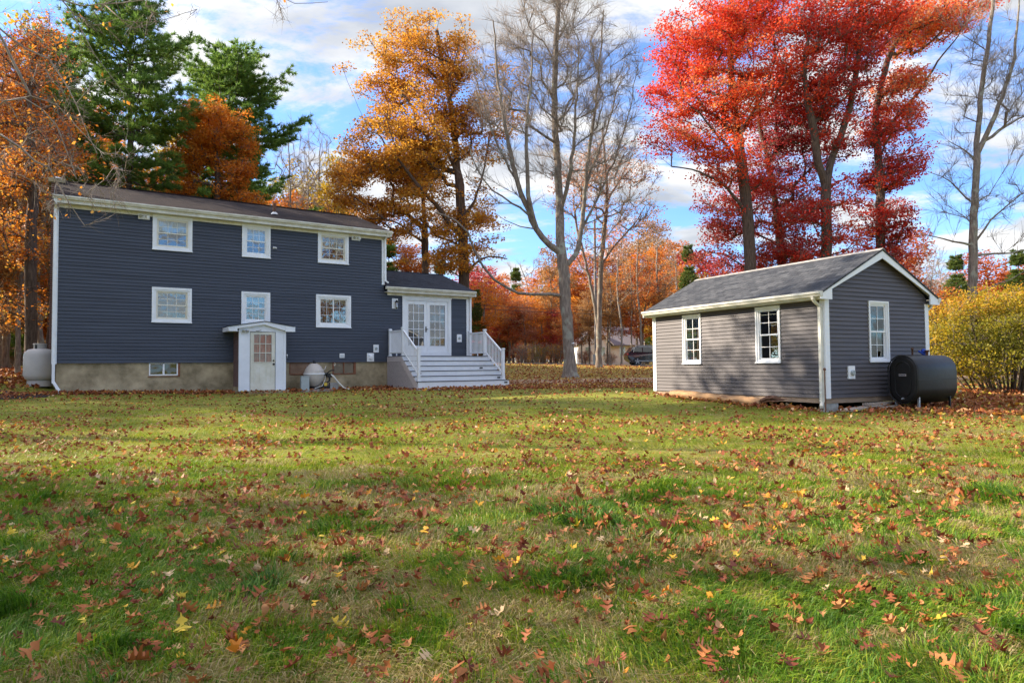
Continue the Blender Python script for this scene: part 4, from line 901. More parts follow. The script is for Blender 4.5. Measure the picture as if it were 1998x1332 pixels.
def bend(T, size, curl, fold, yaw, pitch, rol):
    """T (v,3) template -> (n,v,3)"""
    n = len(size); X = T[None, :, 0]*size[:, None]; Y = T[None, :, 1]*size[:, None]
    Z = curl[:, None]*(T[None, :, 0]**2)*size[:, None]*1.6 + fold[:, None]*np.abs(T[None, :, 1])*size[:, None]
    cp_, sp_ = np.cos(pitch)[:, None], np.sin(pitch)[:, None]; X, Z = X*cp_-Z*sp_, X*sp_+Z*cp_
    cr_, sr_ = np.cos(rol)[:, None], np.sin(rol)[:, None]; Y, Z = Y*cr_-Z*sr_, Y*sr_+Z*cr_
    cy, sy = np.cos(yaw)[:, None], np.sin(yaw)[:, None]; return np.stack([X*cy-Y*sy, X*sy+Y*cy, Z], 2)
LITTER = leafmat('fallen_leaf', [(0, (.12, .03, .018)), (.22, (.22, .055, .022)), (.42, (.34, .11, .03)), (.6, (.44, .19, .065)), (.72, (.52, .30, .14)), (.80, (.56, .42, .25)), (.86, (.58, .20, .025)), (.95, (.66, .36, .03)), (1, (.68, .52, .08))], transl=.18, rough=.6)
def litter():
    Vs = []; Fs = []; Ts = []; nb = 0
    def put(x, y, lod, size, tint, lift, tilt=.34):
        nonlocal nb
        T, F_ = leaf_template(lod); n = len(x)
        V = bend(T, size, RG.normal(.35, .75, n), RG.normal(.35, .4, n), RG.rand(n)*6.28, RG.normal(0, tilt, n), RG.normal(0, tilt, n))
        V[:, :, 0] += x[:, None]; V[:, :, 1] += y[:, None]; low = V[:, :, 2].min(1); V[:, :, 2] += (gz(x, y)+lift-low)[:, None]
        Vs.append(V.reshape(-1, 3)); Fs.append((F_[None]+(nb+len(T)*np.arange(n))[:, None, None]).reshape(-1, 4)); Ts.append(np.repeat(tint, len(F_))); nb += n*len(T)
    def tints(n):
        t = RG.beta(1.7, 2.5, n)*.78; o = RG.rand(n); t = np.where(o > .94, .84+.16*RG.rand(n), t); return np.where(o < .03, .77, t)
    for (n, y0, y1, lod, s) in ((2300, 1.7, 5.0, 0, .085), (450, 1.7, 6, 3, .06), (6400, 5.0, 11, 1, .082), (1300, 5, 14, 3, .06), (9000, 11, 19, 2, .08), (7500, 19, 30, 2, .10)):
        x, y = scatter(n, y0, y1); cl = vnoise(x, y, 1.7, 31)*.6+vnoise(x, y, .5, 33)*.5; k = RG.rand(len(x)) < np.clip((cl-.34)*2.6, .12, 1); x, y = x[k], y[k]
        put(x, y, lod, s*(.5+.75*RG.rand(len(x))**1.4), tints(len(x)), np.where(y < 11, .010+.035*RG.rand(len(x)), .02+.03*RG.rand(len(x)))+.03*vnoise(x, y, 2.6, 41)*(y < 20))
    # drifts against the buildings and round the shed, under the bush
    def along(n, f, w, s=.10):
        t = RG.rand(n); q = np.abs(RG.normal(0, w, n)); x, y = f(t, q); k = ~blocked(x, y); x, y = x[k], y[k]
        put(x, y, 2, s*(.6+.7*RG.rand(len(x))), np.clip(tints(len(x))+.05, 0, 1), .03+.05*RG.rand(len(x)), .6)
    along(1900, lambda t, q: (HP[0]+(t*15-2.5)*hx+(q+.1)*hy*1.0, HP[1]+(t*15-2.5)*hy-(q+.1)*hx), .7)
    along(350, lambda t, q: (HP[0]+(11.3+t*4.8)*hx+(q+3.05)*hy, HP[1]+(11.3+t*4.8)*hy-(q+3.05)*hx), .6)
    sx, sy = math.cos(SBR), math.sin(SBR)
    along(260, lambda t, q: (SP[0]-t*6.3*sy-(q+.05)*sx, SP[1]+t*6.3*sx-(q+.05)*sy), .45)
    along(450, lambda t, q: (SP[0]+t*8*sx+(q+.1)*sy, SP[1]+t*8*sy-(q+.1)*sx), .9)
    n = 4500; x = 8.5+RG.rand(n)*10; y = 13.5+RG.rand(n)*9; k = ~blocked(x, y) & (RG.rand(n) < .9); put(x[k], y[k], 2, .13*(.6+.6*RG.rand(k.sum())), np.clip(tints(k.sum())+.12, 0, 1), .03+.04*RG.rand(k.sum()), .6)
    n = 7000; x = -6+RG.rand(n)*24; y = 26+6.5*RG.rand(n)**1.7; put(x, y, 2, .11*(.6+.6*RG.rand(n)), np.clip(tints(n)+.04, 0, 1), .04*RG.rand(n), .5)
    n = 9000; x = -8+RG.rand(n)*34; y = 33.2+RG.rand(n)*17; put(x, y, 2, .13*(.6+.6*RG.rand(n)), np.clip(tints(n)+.12, 0, 1), .01+.02*RG.rand(n), .3)
    n = 9000; x = -40+RG.rand(n)*24; y = 20+RG.rand(n)*25; k = ~blocked(x, y); put(x[k], y[k], 2, .2*(.6+.6*RG.rand(k.sum())), tints(k.sum()), .04*RG.rand(k.sum()), .5)
    o = np_obj('fallen_leaves', np.concatenate(Vs), [np.concatenate(Fs)], LITTER, tint=np.concatenate(Ts)); o['kind'] = 'stuff'
litter()

# ------------------------------------------------------------------ trees
class Tree:
    def __init__(s, seed=0): s.P = []; s.par = []; s.rm = []; s.tip = []; s.ch = []; s.g = np.random.RandomState(seed)
    def chain(s, pts, parent=-1, r0=0, r1=0, tip=False, jit=0):
        pts = np.asarray(pts, float); n = len(pts); ids = []
        for i in range(n):
            p = pts[i] + (s.g.normal(0, jit, 3) if jit and i < n-1 else 0)
            s.P.append(p); s.par.append(parent if i == 0 else ids[-1]); s.rm.append(r0+(r1-r0)*i/max(1, n-1)); s.tip.append(0); ids.append(len(s.P)-1)
        s.ch.append(([parent] if parent >= 0 else []) + ids)
        if tip: s.tip[-1] = 1
        return ids
    def dense(s, pts, step=.5):
        pts = np.asarray(pts, float); out = [pts[0]]
        # smooth through the points
        n = len(pts)
        for i in range(n-1):
            p0 = pts[max(i-1, 0)]; p1 = pts[i]; p2 = pts[i+1]; p3 = pts[min(i+2, n-1)]; k = max(1, int(np.linalg.norm(p2-p1)/step))
            for j in range(1, k+1):
                t = j/k; out.append(.5*((2*p1)+(-p0+p2)*t+(2*p0-5*p1+4*p2-p3)*t*t+(-p0+3*p1-3*p2+p3)*t**3))
        return np.array(out)
    def near(s, p):
        P = np.array(s.P); return int(np.argmin(((P-p)**2).sum(1)))
    def clusters(s, C, zmin=2.0, up=.5, step=.7, jit=.06, vert=.6):
        C = np.asarray(C, float); base = np.array(s.P[0]); d0 = np.hypot(C[:, 0]-base[0], C[:, 1]-base[1])+.25*np.abs(C[:, 2]-np.percentile(C[:, 2], 30)); C = C[np.argsort(d0)]
        cap = len(s.P)+len(C)*14; A = np.zeros((cap, 3)); n = len(s.P); A[:n] = np.array(s.P); 
        for c in C:
            V = c-A[:n]; d = np.sqrt((V**2).sum(1)); hd = np.hypot(V[:, 0], V[:, 1])
            cost = d + vert*np.clip(.35*hd-V[:, 2], 0, None)*1.6 + np.where(A[:n, 2] < zmin, 50, 0)
            j = int(np.argmin(cost)); p = A[j]; pp = np.array(s.P[s.par[j]]) if s.par[j] >= 0 else p-[0, 0, 1]
            L = d[j]
            if L < .15: continue
            t0 = p-pp; t0 /= (np.linalg.norm(t0)+1e-9); dr = (c-p)/L; t0 = t0*.45+dr*.8; k = max(1, min(13, int(L/step)))
            t1 = dr+np.array([0, 0, up]); t1 /= np.linalg.norm(t1)
            m0 = t0*L; m1 = t1*L; pts = []
            for i in range(1, k+1):
                t = i/k; pts.append((2*t**3-3*t*t+1)*p+(t**3-2*t*t+t)*m0+(-2*t**3+3*t*t)*c+(t**3-t*t)*m1)
            ids = s.chain(pts, j, tip=True, jit=jit*min(1.5, L*.3)); A[n:n+len(ids)] = np.array(s.P[n:]); n += len(ids)
    def radii(s, R, tipr=.012):
        n = len(s.P); cnt = np.array(s.tip, float)
        for i in range(n-1, -1, -1):
            if s.par[i] >= 0: cnt[s.par[i]] += cnt[i]
        cnt = np.maximum(cnt, 1); p = math.log(R/tipr)/math.log(max(cnt[0], 2)); s.r = np.maximum(tipr*cnt**p, np.array(s.rm)); s.r = np.minimum(s.r, R*1.02); return s.r
    def tubes(s, flare=1.5):
        Vs = []; Fs = []; nb = 0; P = np.array(s.P); z0 = P[0][2]
        for ch in s.ch:
            if len(ch) < 2: continue
            p = P[ch]; r = s.r[ch].copy()
            if s.par[ch[0]] != -1 or ch[0] != 0: r[0] = min(r[0], r[1]*1.25)
            if ch[0] == 0: r = r*(1+(flare-1)*np.exp(-(p[:, 2]-z0)/.35))
            k = 12 if r.max() > .12 else (7 if r.max() > .05 else (4 if r.max() > .02 else 3))
            V, F_ = tube_np(p, r, k); Vs.append(V); Fs.append(F_+nb); nb += len(V)
        return np.concatenate(Vs), np.concatenate(Fs)
    def tips(s): return np.array([s.P[i] for i in range(len(s.P)) if s.tip[i]]), np.array([np.array(s.P[i])-np.array(s.P[s.par[i]]) for i in range(len(s.P)) if s.tip[i]])
def tube_np(p, r, k):
    n = len(p); t = np.gradient(p, axis=0) if n > 2 else np.repeat((p[1]-p[0])[None], 2, 0); t /= (np.linalg.norm(t, axis=1)[:, None]+1e-9)
    m = t.mean(0); ref = np.array([0, 0, 1.]) if abs(m[2]) < .8*np.linalg.norm(m) else np.array([1., 0, 0])
    a = np.cross(t, ref); a /= (np.linalg.norm(a, axis=1)[:, None]+1e-9); b = np.cross(a, t); an = 2*np.pi*np.arange(k)/k
    V = p[:, None, :]+r[:, None, None]*(a[:, None, :]*np.cos(an)[None, :, None]+b[:, None, :]*np.sin(an)[None, :, None])
    i = (np.arange(n-1)*k)[:, None]; j = np.arange(k)[None]; j2 = (j+1) % k
    return V.reshape(-1, 3), np.stack([i+j, i+j2, i+k+j2, i+k+j], 2).reshape(-1, 4)
def rand_unit(g, n):
    v = g.normal(0, 1, (n, 3)); return v/np.linalg.norm(v, axis=1)[:, None]
def leaf_quads(g, C, n_per, spread, size, tint0, tintr, droop=.0, flat=.75, ragged=1.0):
    n = len(C)*n_per; c = np.repeat(C, n_per, 0); k = rand_unit(g, n)*(g.rand(n)**.5)[:, None]*np.array([1, 1, flat])*spread; c = c+k
    a = rand_unit(g, n); b = np.cross(a, rand_unit(g, n)); b /= (np.linalg.norm(b, axis=1)[:, None]+1e-9); a[:, 2] = a[:, 2]*.7-droop; a /= (np.linalg.norm(a, axis=1)[:, None]+1e-9)
    s = size*(.6+.8*g.rand(n))[:, None]; nn = np.cross(a, b)
    V = np.stack([c-a*s*.5, c+b*s*.34+nn*s*.10-a*s*.05, c+a*s*.5, c-b*s*.34+nn*s*.10+a*s*.08], 1).reshape(-1, 3)
    i = 4*np.arange(n); F_ = np.stack([i, i+1, i+2, i+3], 1); t = np.clip(np.repeat(tint0, n_per)+tintr*(g.rand(n)-.5)*2, 0, 1); return V, F_, t
def sprays(g, C, D, n_per, ln, r, upb=.35, wob=.8):
    """fine twigs fanning from each tip: three-sided, two joints"""
    n = len(C)*n_per; c = np.repeat(C, n_per, 0); d = np.repeat(D/(np.linalg.norm(D, axis=1)[:, None]+1e-9), n_per, 0); c = c-d*(g.rand(n)*ln*.9)[:, None]
    v = d+rand_unit(g, n)*wob; v[:, 2] += upb; v /= np.linalg.norm(v, axis=1)[:, None]; L = ln*(.35+.8*g.rand(n))[:, None]
    q = c+v*L*.5+rand_unit(g, n)*L*.05; v2 = v+rand_unit(g, n)*.35; v2[:, 2] += .12; v2 /= np.linalg.norm(v2, axis=1)[:, None]; e = q+v2*L*.5
    a = np.cross(v, rand_unit(g, n)); a /= (np.linalg.norm(a, axis=1)[:, None]+1e-9); b = np.cross(v, a)
    rr = [a, -.5*a+.87*b, -.5*a-.87*b]; V = np.stack([c+o*r for o in rr]+[q+o*r*.7 for o in rr]+[e], 1).reshape(-1, 3); i = 7*np.arange(n)
    F4 = np.concatenate([np.stack([i+x, i+(x+1) % 3, i+3+(x+1) % 3, i+3+x], 1) for x in range(3)]); F3 = np.concatenate([np.stack([i+3+x, i+3+(x+1) % 3, i+6], 1) for x in range(3)])
    return V, F4, F3
def envelope(g, ells, n, shell=2.3, gaps=0):
    vol = np.array([e[3]*e[4]*e[5]*(e[6] if len(e) > 6 else 1) for e in ells]); k = g.multinomial(n, vol/vol.sum()); out = []
    for e, m in zip(ells, k):
        u = rand_unit(g, m)*(g.rand(m)**(1/shell))[:, None]; out.append(np.array(e[:3])+u*np.array(e[3:6]))
    P = np.concatenate(out)
    if gaps: q = vnoise(P[:, 0]+.6*P[:, 1], P[:, 2]*1.5, .62, 61)*.6+vnoise(P[:, 1]-.3*P[:, 0], P[:, 2]*1.7, .8, 63)*.4; P = P[q > gaps]
    return P
def make_tree(name, label, cat, base, T, R, bark, leaf=None, crown=None, group=None, tw=None, tipr=.012, flare=1.5, crown_name='crown'):
    """base world point; T in base-local coordinates"""
    t = thing(name, label, cat, tuple(base), 0, group); T.radii(R, tipr); V, F_ = T.tubes(flare); np_obj('trunk', V, [F_], bark, t, smooth_=True)
    if crown: np_obj(crown_name, crown[0], [crown[1]], leaf, t, tint=crown[2])
    if tw: np_obj('twigs', tw[0], [tw[1], tw[2]], M['twig'], t)
    return t
def W(px, py, Y): return atY(px, py, Y)
def hero(name, label, cat, px, Y, trunk, ells, ncl, npl, size, R, bark, leaf, seed, spread=.75, zmin=3, limbs=(), twn=6, group=None, bias=None, tint=(.5, .2), up=.4, tipr=.012, flare=1.5, tintr=.25, bare=None, vert=.6, twl=.9, gaps=.462):
    """ells in picture terms: (px, py, rx_px, ry_px, depth offset m, depth radius m[, weight]) at the tree's own distance"""
    k = Y/F; x0 = (px-999)*k; bz = gz1(x0, Y); base = np.array([x0, Y, bz]); g = np.random.RandomState(seed); T = Tree(seed+1)
    tp = [np.array([0, 0, -.15])]+[W(a, b, Y+(d[0] if d else 0))-base for a, b, *d in trunk]
    ids = T.chain(T.dense(tp, .5), -1, R, R*.35, jit=.02)
    for lb in limbs:      # (r0, r1, [(px,py,dY)...])
        pts = [W(a, b, Y+d)-base for a, b, d in lb[2]]; j = T.near(pts[0]); T.chain(T.dense([T.P[j]]+pts[1:], .45)[1:], j, lb[0], lb[1], jit=.025)
    E = []
    for e in ells:
        c = W(e[0], e[1], Y+e[4])-base; E.append((c[0], c[1], c[2], e[2]*k, e[5], e[3]*k, e[6] if len(e) > 6 else 1))
    C = envelope(g, E, int(ncl*(1.9 if leaf else 1)), gaps=gaps if leaf else 0); T.clusters(C, zmin=zmin, up=up, vert=vert)
    C, D = T.tips(); crown = None
    if leaf:
        Cl = C
        if bare is not None: Cl = C[g.rand(len(C)) < bare]
        hue = tint[0]+tint[1]*(vnoise(Cl[:, 0], Cl[:, 2]+Cl[:, 1], .35, seed)-.5)*2+tint[1]*.5*g.normal(0, .5, len(Cl))
        if bias: hue = hue + bias(Cl+base)
        crown = leaf_quads(g, Cl, int(npl*.86), spread*1.08, size*.88, hue, tintr, flat=.36)
    tw = sprays(g, C, D, twn, twl, .006*Y/34+.002) if twn else None
    return make_tree(name, label, cat, base, T, R, bark, leaf, crown, group, tw, tipr, flare)
# ------------------------------------------------------------------ the trees one can tell apart
# bare grey maple with the long low limb, in front of the driveway
Ym = 35.2
maple = hero('maple_tree', 'big bare grey-barked maple by the driveway with one long low limb reaching left', 'tree', 1112, Ym,
     [(1111, 700), (1104, 600), (1098, 520), (1094, 470), (1092, 400, .5), (1086, 300, .6), (1082, 200, .3), (1084, 110, 0), (1088, 40, -.3), (1090, -40, 0)],
     [(1085, 130, 130, 180, 0, 3.0, 1.2), (985, 190, 75, 190, -1, 2.2), (1190, 190, 72, 200, .5, 2.4), (1085, 0, 130, 70, 0, 2.5, .8), (1080, 330, 100, 90, 0, 2.5, .7), (960, 340, 60, 70, 0, 1.5, .9), (1215, 250, 45, 80, 0, 1.5, 1.0), (930, 180, 30, 100, 0, 1.5, 1.0), (1235, 140, 25, 80, 0, 1.5, 1.0), (1240, 400, 30, 40, 0, 1.5, .8)],
     680, 1, .1, .29, M['bark_grey'], None, 21, flare=2.0, zmin=4.5, tipr=.0065,
     limbs=[(.085, .04, [(1107, 571, 0), (1075, 574, -.2), (1030, 574, -.5), (995, 564, -.9), (965, 545, -1.2), (942, 520, -1.4), (925, 485, -1.6), (912, 455, -1.8), (890, 430, -2), (850, 415, -2.2)]),
            (.16, .03, [(1094, 500, 0), (1070, 478, -.3), (1045, 445, -.6), (1030, 410, -.9), (1010, 360, -1.2), (995, 300, -1.4), (980, 220, -1.6), (970, 130, -1.7), (962, 40, -1.8)]),
            (.12, .03, [(1042, 440, -.6), (1034, 400, -1.2), (1030, 340, -1.5), (1028, 250, -1.7), (1036, 150, -1.8), (1040, 60, -1.9)]),
            (.14, .03, [(1100, 510, 0), (1125, 495, .4), (1134, 450, .7), (1140, 390, .9), (1146, 320, 1.1), (1160, 220, 1.3), (1170, 120, 1.4), (1178, 20, 1.5)]),
            (.08, .02, [(1143, 350, 1), (1165, 300, 1.4), (1190, 230, 1.8), (1212, 150, 2)]),
            (.06, .012, [(1010, 360, -1.2), (975, 290, -1.2), (945, 210, -1), (922, 130, -.8), (905, 50, -.6)]), (.07, .014, [(1134, 450, .7), (1168, 385, .8), (1203, 300, .8), (1230, 210, .7), (1246, 120, .6)]),
            (.07, .02, [(1092, 420, .5), (1110, 350, -.4), (1120, 270, -.8), (1126, 170, -1), (1130, 80, -1)]),
            (.06, .02, [(1036, 420, -.8), (1000, 395, -1.2), (960, 370, -1.4), (930, 330, -1.6), (915, 280, -1.7)]),
            (.035, .01, [(1045, 450, -.6), (1015, 440, -1), (985, 430, -1.2), (965, 415, -1.3)]),
            (.03, .01, [(1136, 440, .6), (1180, 420, .8), (1230, 390, 1)])],
     twn=16, up=.9, vert=1.0, twl=1.4)
b = MB(); b.tube([(0, 0, 0), (.09, -.01, .0), (.13, -.01, .05)], [.02, .035, .03], 8); ins = b.build('insulator', M['white'], maple); ins.location = (.06, -.27, 1.75)
# tall golden oak behind the wing, with a second dark trunk to its left
gb = lambda P: .10*smooth(16, 21, P[:, 2])-.10*smooth(5, 0, P[:, 2]-4)
hero('oak_tree', 'tall golden-leaved oak rising behind the side wing of the blue house', 'tree', 905, 43,
     [(905, 640), (906, 560), (904, 480), (900, 400), (893, 330), (886, 260, .5), (876, 190, .5), (862, 120, .5), (852, 60, 0)],
     [(800, 110, 90, 80, 0, 3.0), (730, 170, 70, 90, 0, 3), (860, 90, 70, 60, 0, 2.5), (780, 250, 110, 90, -1, 3.2), (705, 320, 55, 70, 0, 2.5), (900, 190, 70, 80, 0, 2.5), (940, 260, 60, 80, 0, 2, .6), (720, 380, 85, 50, -1, 2.5), (800, 380, 70, 50, -1.5, 2), (990, 200, 50, 80, 1, 2, .35), (870, 500, 60, 40, -1, 1.8, 1.0), (940, 460, 60, 50, 0, 2, .8), (900, 400, 60, 60, 0, 2, .7), (820, 520, 60, 30, -1, 1.5, .4), (780, 330, 90, 60, 0, 2.5, .8), (850, 310, 60, 60, 0, 2.2, .7), (840, 440, 70, 50, 0, 2.2, .6)],
     740, 95, .17, .34, M['bark_dark'], LM['gold'], 31, spread=.85, zmin=5, bias=gb, tint=(.50, .22),
     limbs=[(.17, .04, [(903, 470, 0), (880, 440, -.5), (850, 400, -1), (815, 360, -1.5), (775, 310, -2), (735, 260, -2)]),
            (.12, .03, [(893, 340, 0), (870, 290, -.6), (840, 240, -1), (810, 180, -1)]), (.10, .03, [(900, 430, 0), (925, 390, .5), (945, 330, 1), (955, 260, 1)]),
            (.09, .03, [(905, 540, 0), (925, 515, -.4), (955, 500, -.6), (990, 505, -.8)])], twn=7)
hero('oak_tree', 'rust-leaved oak with a dark slim trunk left of the golden oak', 'tree', 829, 47,
     [(829, 620), (830, 520), (828, 430), (822, 340), (815, 260)],
     [(700, 420, 60, 45, 0, 2.5), (690, 350, 45, 50, 0, 2), (770, 430, 60, 40, 0, 2.2), (800, 340, 60, 70, 0, 2.4), (860, 430, 40, 40, 0, 2, .6)],
     240, 95, .17, .25, M['bark_dark'], LM['gold'], 33, spread=.8, zmin=5, tint=(.30, .2), twn=6)
# scarlet oaks behind the shed
rb = lambda P: .16*smooth(9, 17, P[:, 2])-.10
hero('oak_tree', 'scarlet oak with the brightest red crown, leftmost of the red trees behind the shed', 'tree', 1462, 39,
     [(1465, 620), (1463, 500), (1458, 420), (1450, 340), (1440, 270), (1430, 190), (1425, 110), (1425, 30), (1425, -60)],
     [(1360, 90, 95, 85, 0, 3.2), (1440, 40, 95, 75, 0, 3), (1500, 120, 80, 80, -1, 3), (1320, 180, 60, 60, 0, 2.4), (1420, 190, 90, 70, -1.5, 2.6), (1330, 270, 75, 42, 0, 2.4), (1290, 320, 45, 26, 0, 1.6, .9), (1400, 300, 60, 50, -1, 2.2, .8), (1500, -20, 80, 60, 0, 2.6, .8), (1440, 350, 90, 60, 0, 2.4, .5), (1390, 390, 60, 40, 0, 2, .5)],
     600, 88, .155, .33, M['bark_dark'], LM['red'], 41, spread=.8, zmin=4, bias=rb, tint=(.55, .2),
     limbs=[(.10, .03, [(1458, 420, 0), (1430, 380, -.5), (1395, 350, -1), (1350, 330, -1.2), (1310, 325, -1)]), (.10, .03, [(1450, 340, 0), (1420, 290, -.6), (1380, 240, -1), (1340, 200, -1)]), (.11, .03, [(1440, 280, 0), (1470, 220, -.5), (1500, 160, -1), (1520, 90, -1)])], twn=7)
hero('oak_tree', 'red oak with a leaning dark trunk, second of the red trees from the left', 'tree', 1528, 42,
     [(1530, 620), (1526, 520), (1518, 440), (1508, 370), (1495, 300), (1482, 240), (1478, 180)],
     [(1540, 240, 70, 70, 0, 2.5), (1480, 400, 75, 60, 0, 2.4, .8), (1400, 430, 60, 60, 0, 2.2, .8), (1560, 380, 60, 60, 0, 2.2, .6), (1420, 500, 75, 40, 0, 2.2), (1520, 500, 60, 30, -1, 2, .8), (1560, 460, 60, 60, 0, 2, .6), (1500, 330, 60, 60, 0, 2, .6), (1580, 300, 50, 60, 0, 2, .5)],
     420, 75, .155, .30, M['bark_dark'], LM['darkred'], 43, spread=.8, zmin=3, tint=(.45, .25), twn=9)
hero('oak_tree', 'tall red oak forking behind the middle of the shed roof', 'tree', 1612, 38,
     [(1610, 620), (1612, 520), (1613, 430), (1612, 360), (1620, 320), (1638, 270), (1655, 220), (1668, 160), (1676, 90), (1680, 10), (1684, -60)],
     [(1640, 90, 75, 90, 0, 3), (1600, 180, 65, 60, 0, 2.4), (1700, 40, 70, 60, 0, 2.8, .8), (1640, 260, 60, 50, 0, 2.2, .7), (1700, 180, 45, 55, 0, 2, .8), (1570, 40, 60, 60, 0, 2.5, .7), (1570, 420, 45, 50, 0, 1.8, .4), (1650, 400, 50, 60, 0, 1.8, .4), (1640, 480, 60, 50, 0, 1.8, .4), (1560, 500, 50, 40, 0, 1.8, .4)],
     430, 75, .15, .30, M['bark_dark'], LM['red'], 45, spread=.75, zmin=5, tint=(.42, .26),
     limbs=[(.16, .04, [(1612, 365, 0), (1598, 320, -.3), (1588, 260, -.5), (1575, 200, -.8), (1570, 130, -.9), (1580, 60, -1)])], twn=9)
hero('oak_tree', 'mixed red and orange oak at the right end of the red trees', 'tree', 1720, 40,
     [(1718, 620), (1718, 500), (1717, 400), (1714, 310), (1708, 240), (1716, 180), (1732, 120), (1760, 60), (1790, 0)],
     [(1740, 250, 55, 50, 0, 2.2), (1760, 170, 50, 50, 0, 2.2, .9), (1730, 330, 60, 50, 0, 2.2, .9), (1830, 40, 70, 40, 0, 2.4, .8), (1760, 60, 60, 60, 0, 2.2, .7), (1880, 20, 60, 26, 0, 2, .5), (1880, 100, 40, 14, 0, 1.2, .3), (1720, 440, 50, 70, 0, 2, .6), (1800, 290, 30, 16, 0, 1.2, .3), (1740, 500, 50, 30, 0, 2, .5)],
     380, 75, .15, .27, M['bark_dark'], LM['red'], 47, spread=.7, zmin=4, tint=(.40, .34), bias=lambda P: .5*smooth(19, 24, P[:, 0])*smooth(12, 18, P[:, 2]),
     limbs=[(.11, .03, [(1712, 280, 0), (1740, 240, -.4), (1775, 200, -.6), (1800, 170, -.8), (1830, 120, -1), (1870, 70, -1)])], twn=10)
# bare tree at the right edge
hero('bare_tree', 'tall leafless tree with long level branches above the yellow bush', 'tree', 1897, 36,
     [(1897, 640), (1898, 540), (1900, 440), (1904, 340), (1908, 260), (1915, 180), (1925, 100), (1936, 20), (1945, -60)],
     [(1930, 150, 70, 110, 0, 2.5), (1990, 200, 60, 120, 0, 2.2), (1870, 330, 60, 70, 0, 2.2, .8), (1850, 430, 60, 60, 0, 2.0, .6), (1960, 400, 60, 90, 0, 2.2, .9), (1900, 40, 60, 60, 0, 2, .8), (1880, 220, 40, 60, 0, 1.6, .7)],
     230, 1, .1, .22, M['bark_grey'], None, 51, zmin=5, tipr=.006, up=.6, vert=1.1,
     limbs=[(.13, .03, [(1908, 290, 0), (1935, 240, -.4), (1955, 190, -.6), (1975, 130, -.8), (1985, 60, -.9), (1990, -10, -1)]), (.07, .02, [(1912, 285, 0), (1950, 255, .3), (2000, 225, .6), (2050, 195, 1)]),
            (.06, .015, [(1896, 480, 0), (1860, 470, -.3), (1820, 462, -.5), (1790, 455, -.6)]), (.06, .015, [(1900, 500, 0), (1940, 495, .2), (1990, 490, .4), (2040, 470, .6)]),
            (.06, .02, [(1902, 470, 0), (1935, 430, -.3), (1970, 395, -.5), (2010, 370, -.6)]), (.05, .015, [(1898, 400, 0), (1870, 370, .3), (1840, 345, .5), (1810, 335, .7)]),
            (.055, .015, [(1906, 320, 0), (1880, 290, .2), (1850, 275, .4)]), (.05, .012, [(1898, 570, 0), (1930, 560, -.3), (1970, 545, -.5), (2010, 520, -.6)])], twn=12, twl=1.3)
# sparse orange tree with two stems behind the maple
hero('maple_tree', 'slender two-stemmed tree with few pale orange leaves behind the bare maple', 'tree', 1168, 47,
     [(1168, 700), (1170, 600), (1172, 520), (1180, 440), (1184, 380), (1180, 310), (1176, 250)],
     [(1190, 330, 85, 60, 0, 3), (1130, 380, 70, 60, 0, 3, .8), (1230, 420, 70, 60, 0, 3, .8), (1150, 480, 60, 50, 0, 2.5, .7), (1260, 360, 40, 40, 0, 2, .7)],
     260, 16, .15, .20, M['bark_grey'], LM['salmon'], 61, spread=.9, zmin=4, tint=(.5, .3), twn=10,
     limbs=[(.13, .04, [(1169, 640, 0), (1155, 570, .2), (1140, 500, .5), (1125, 440, .8), (1118, 380, 1)]), (.08, .03, [(1173, 520, 0), (1200, 480, .3), (1235, 440, .4), (1260, 400, .6)]), (.07, .02, [(1182, 400, 0), (1210, 350, .4), (1235, 300, .8)])])

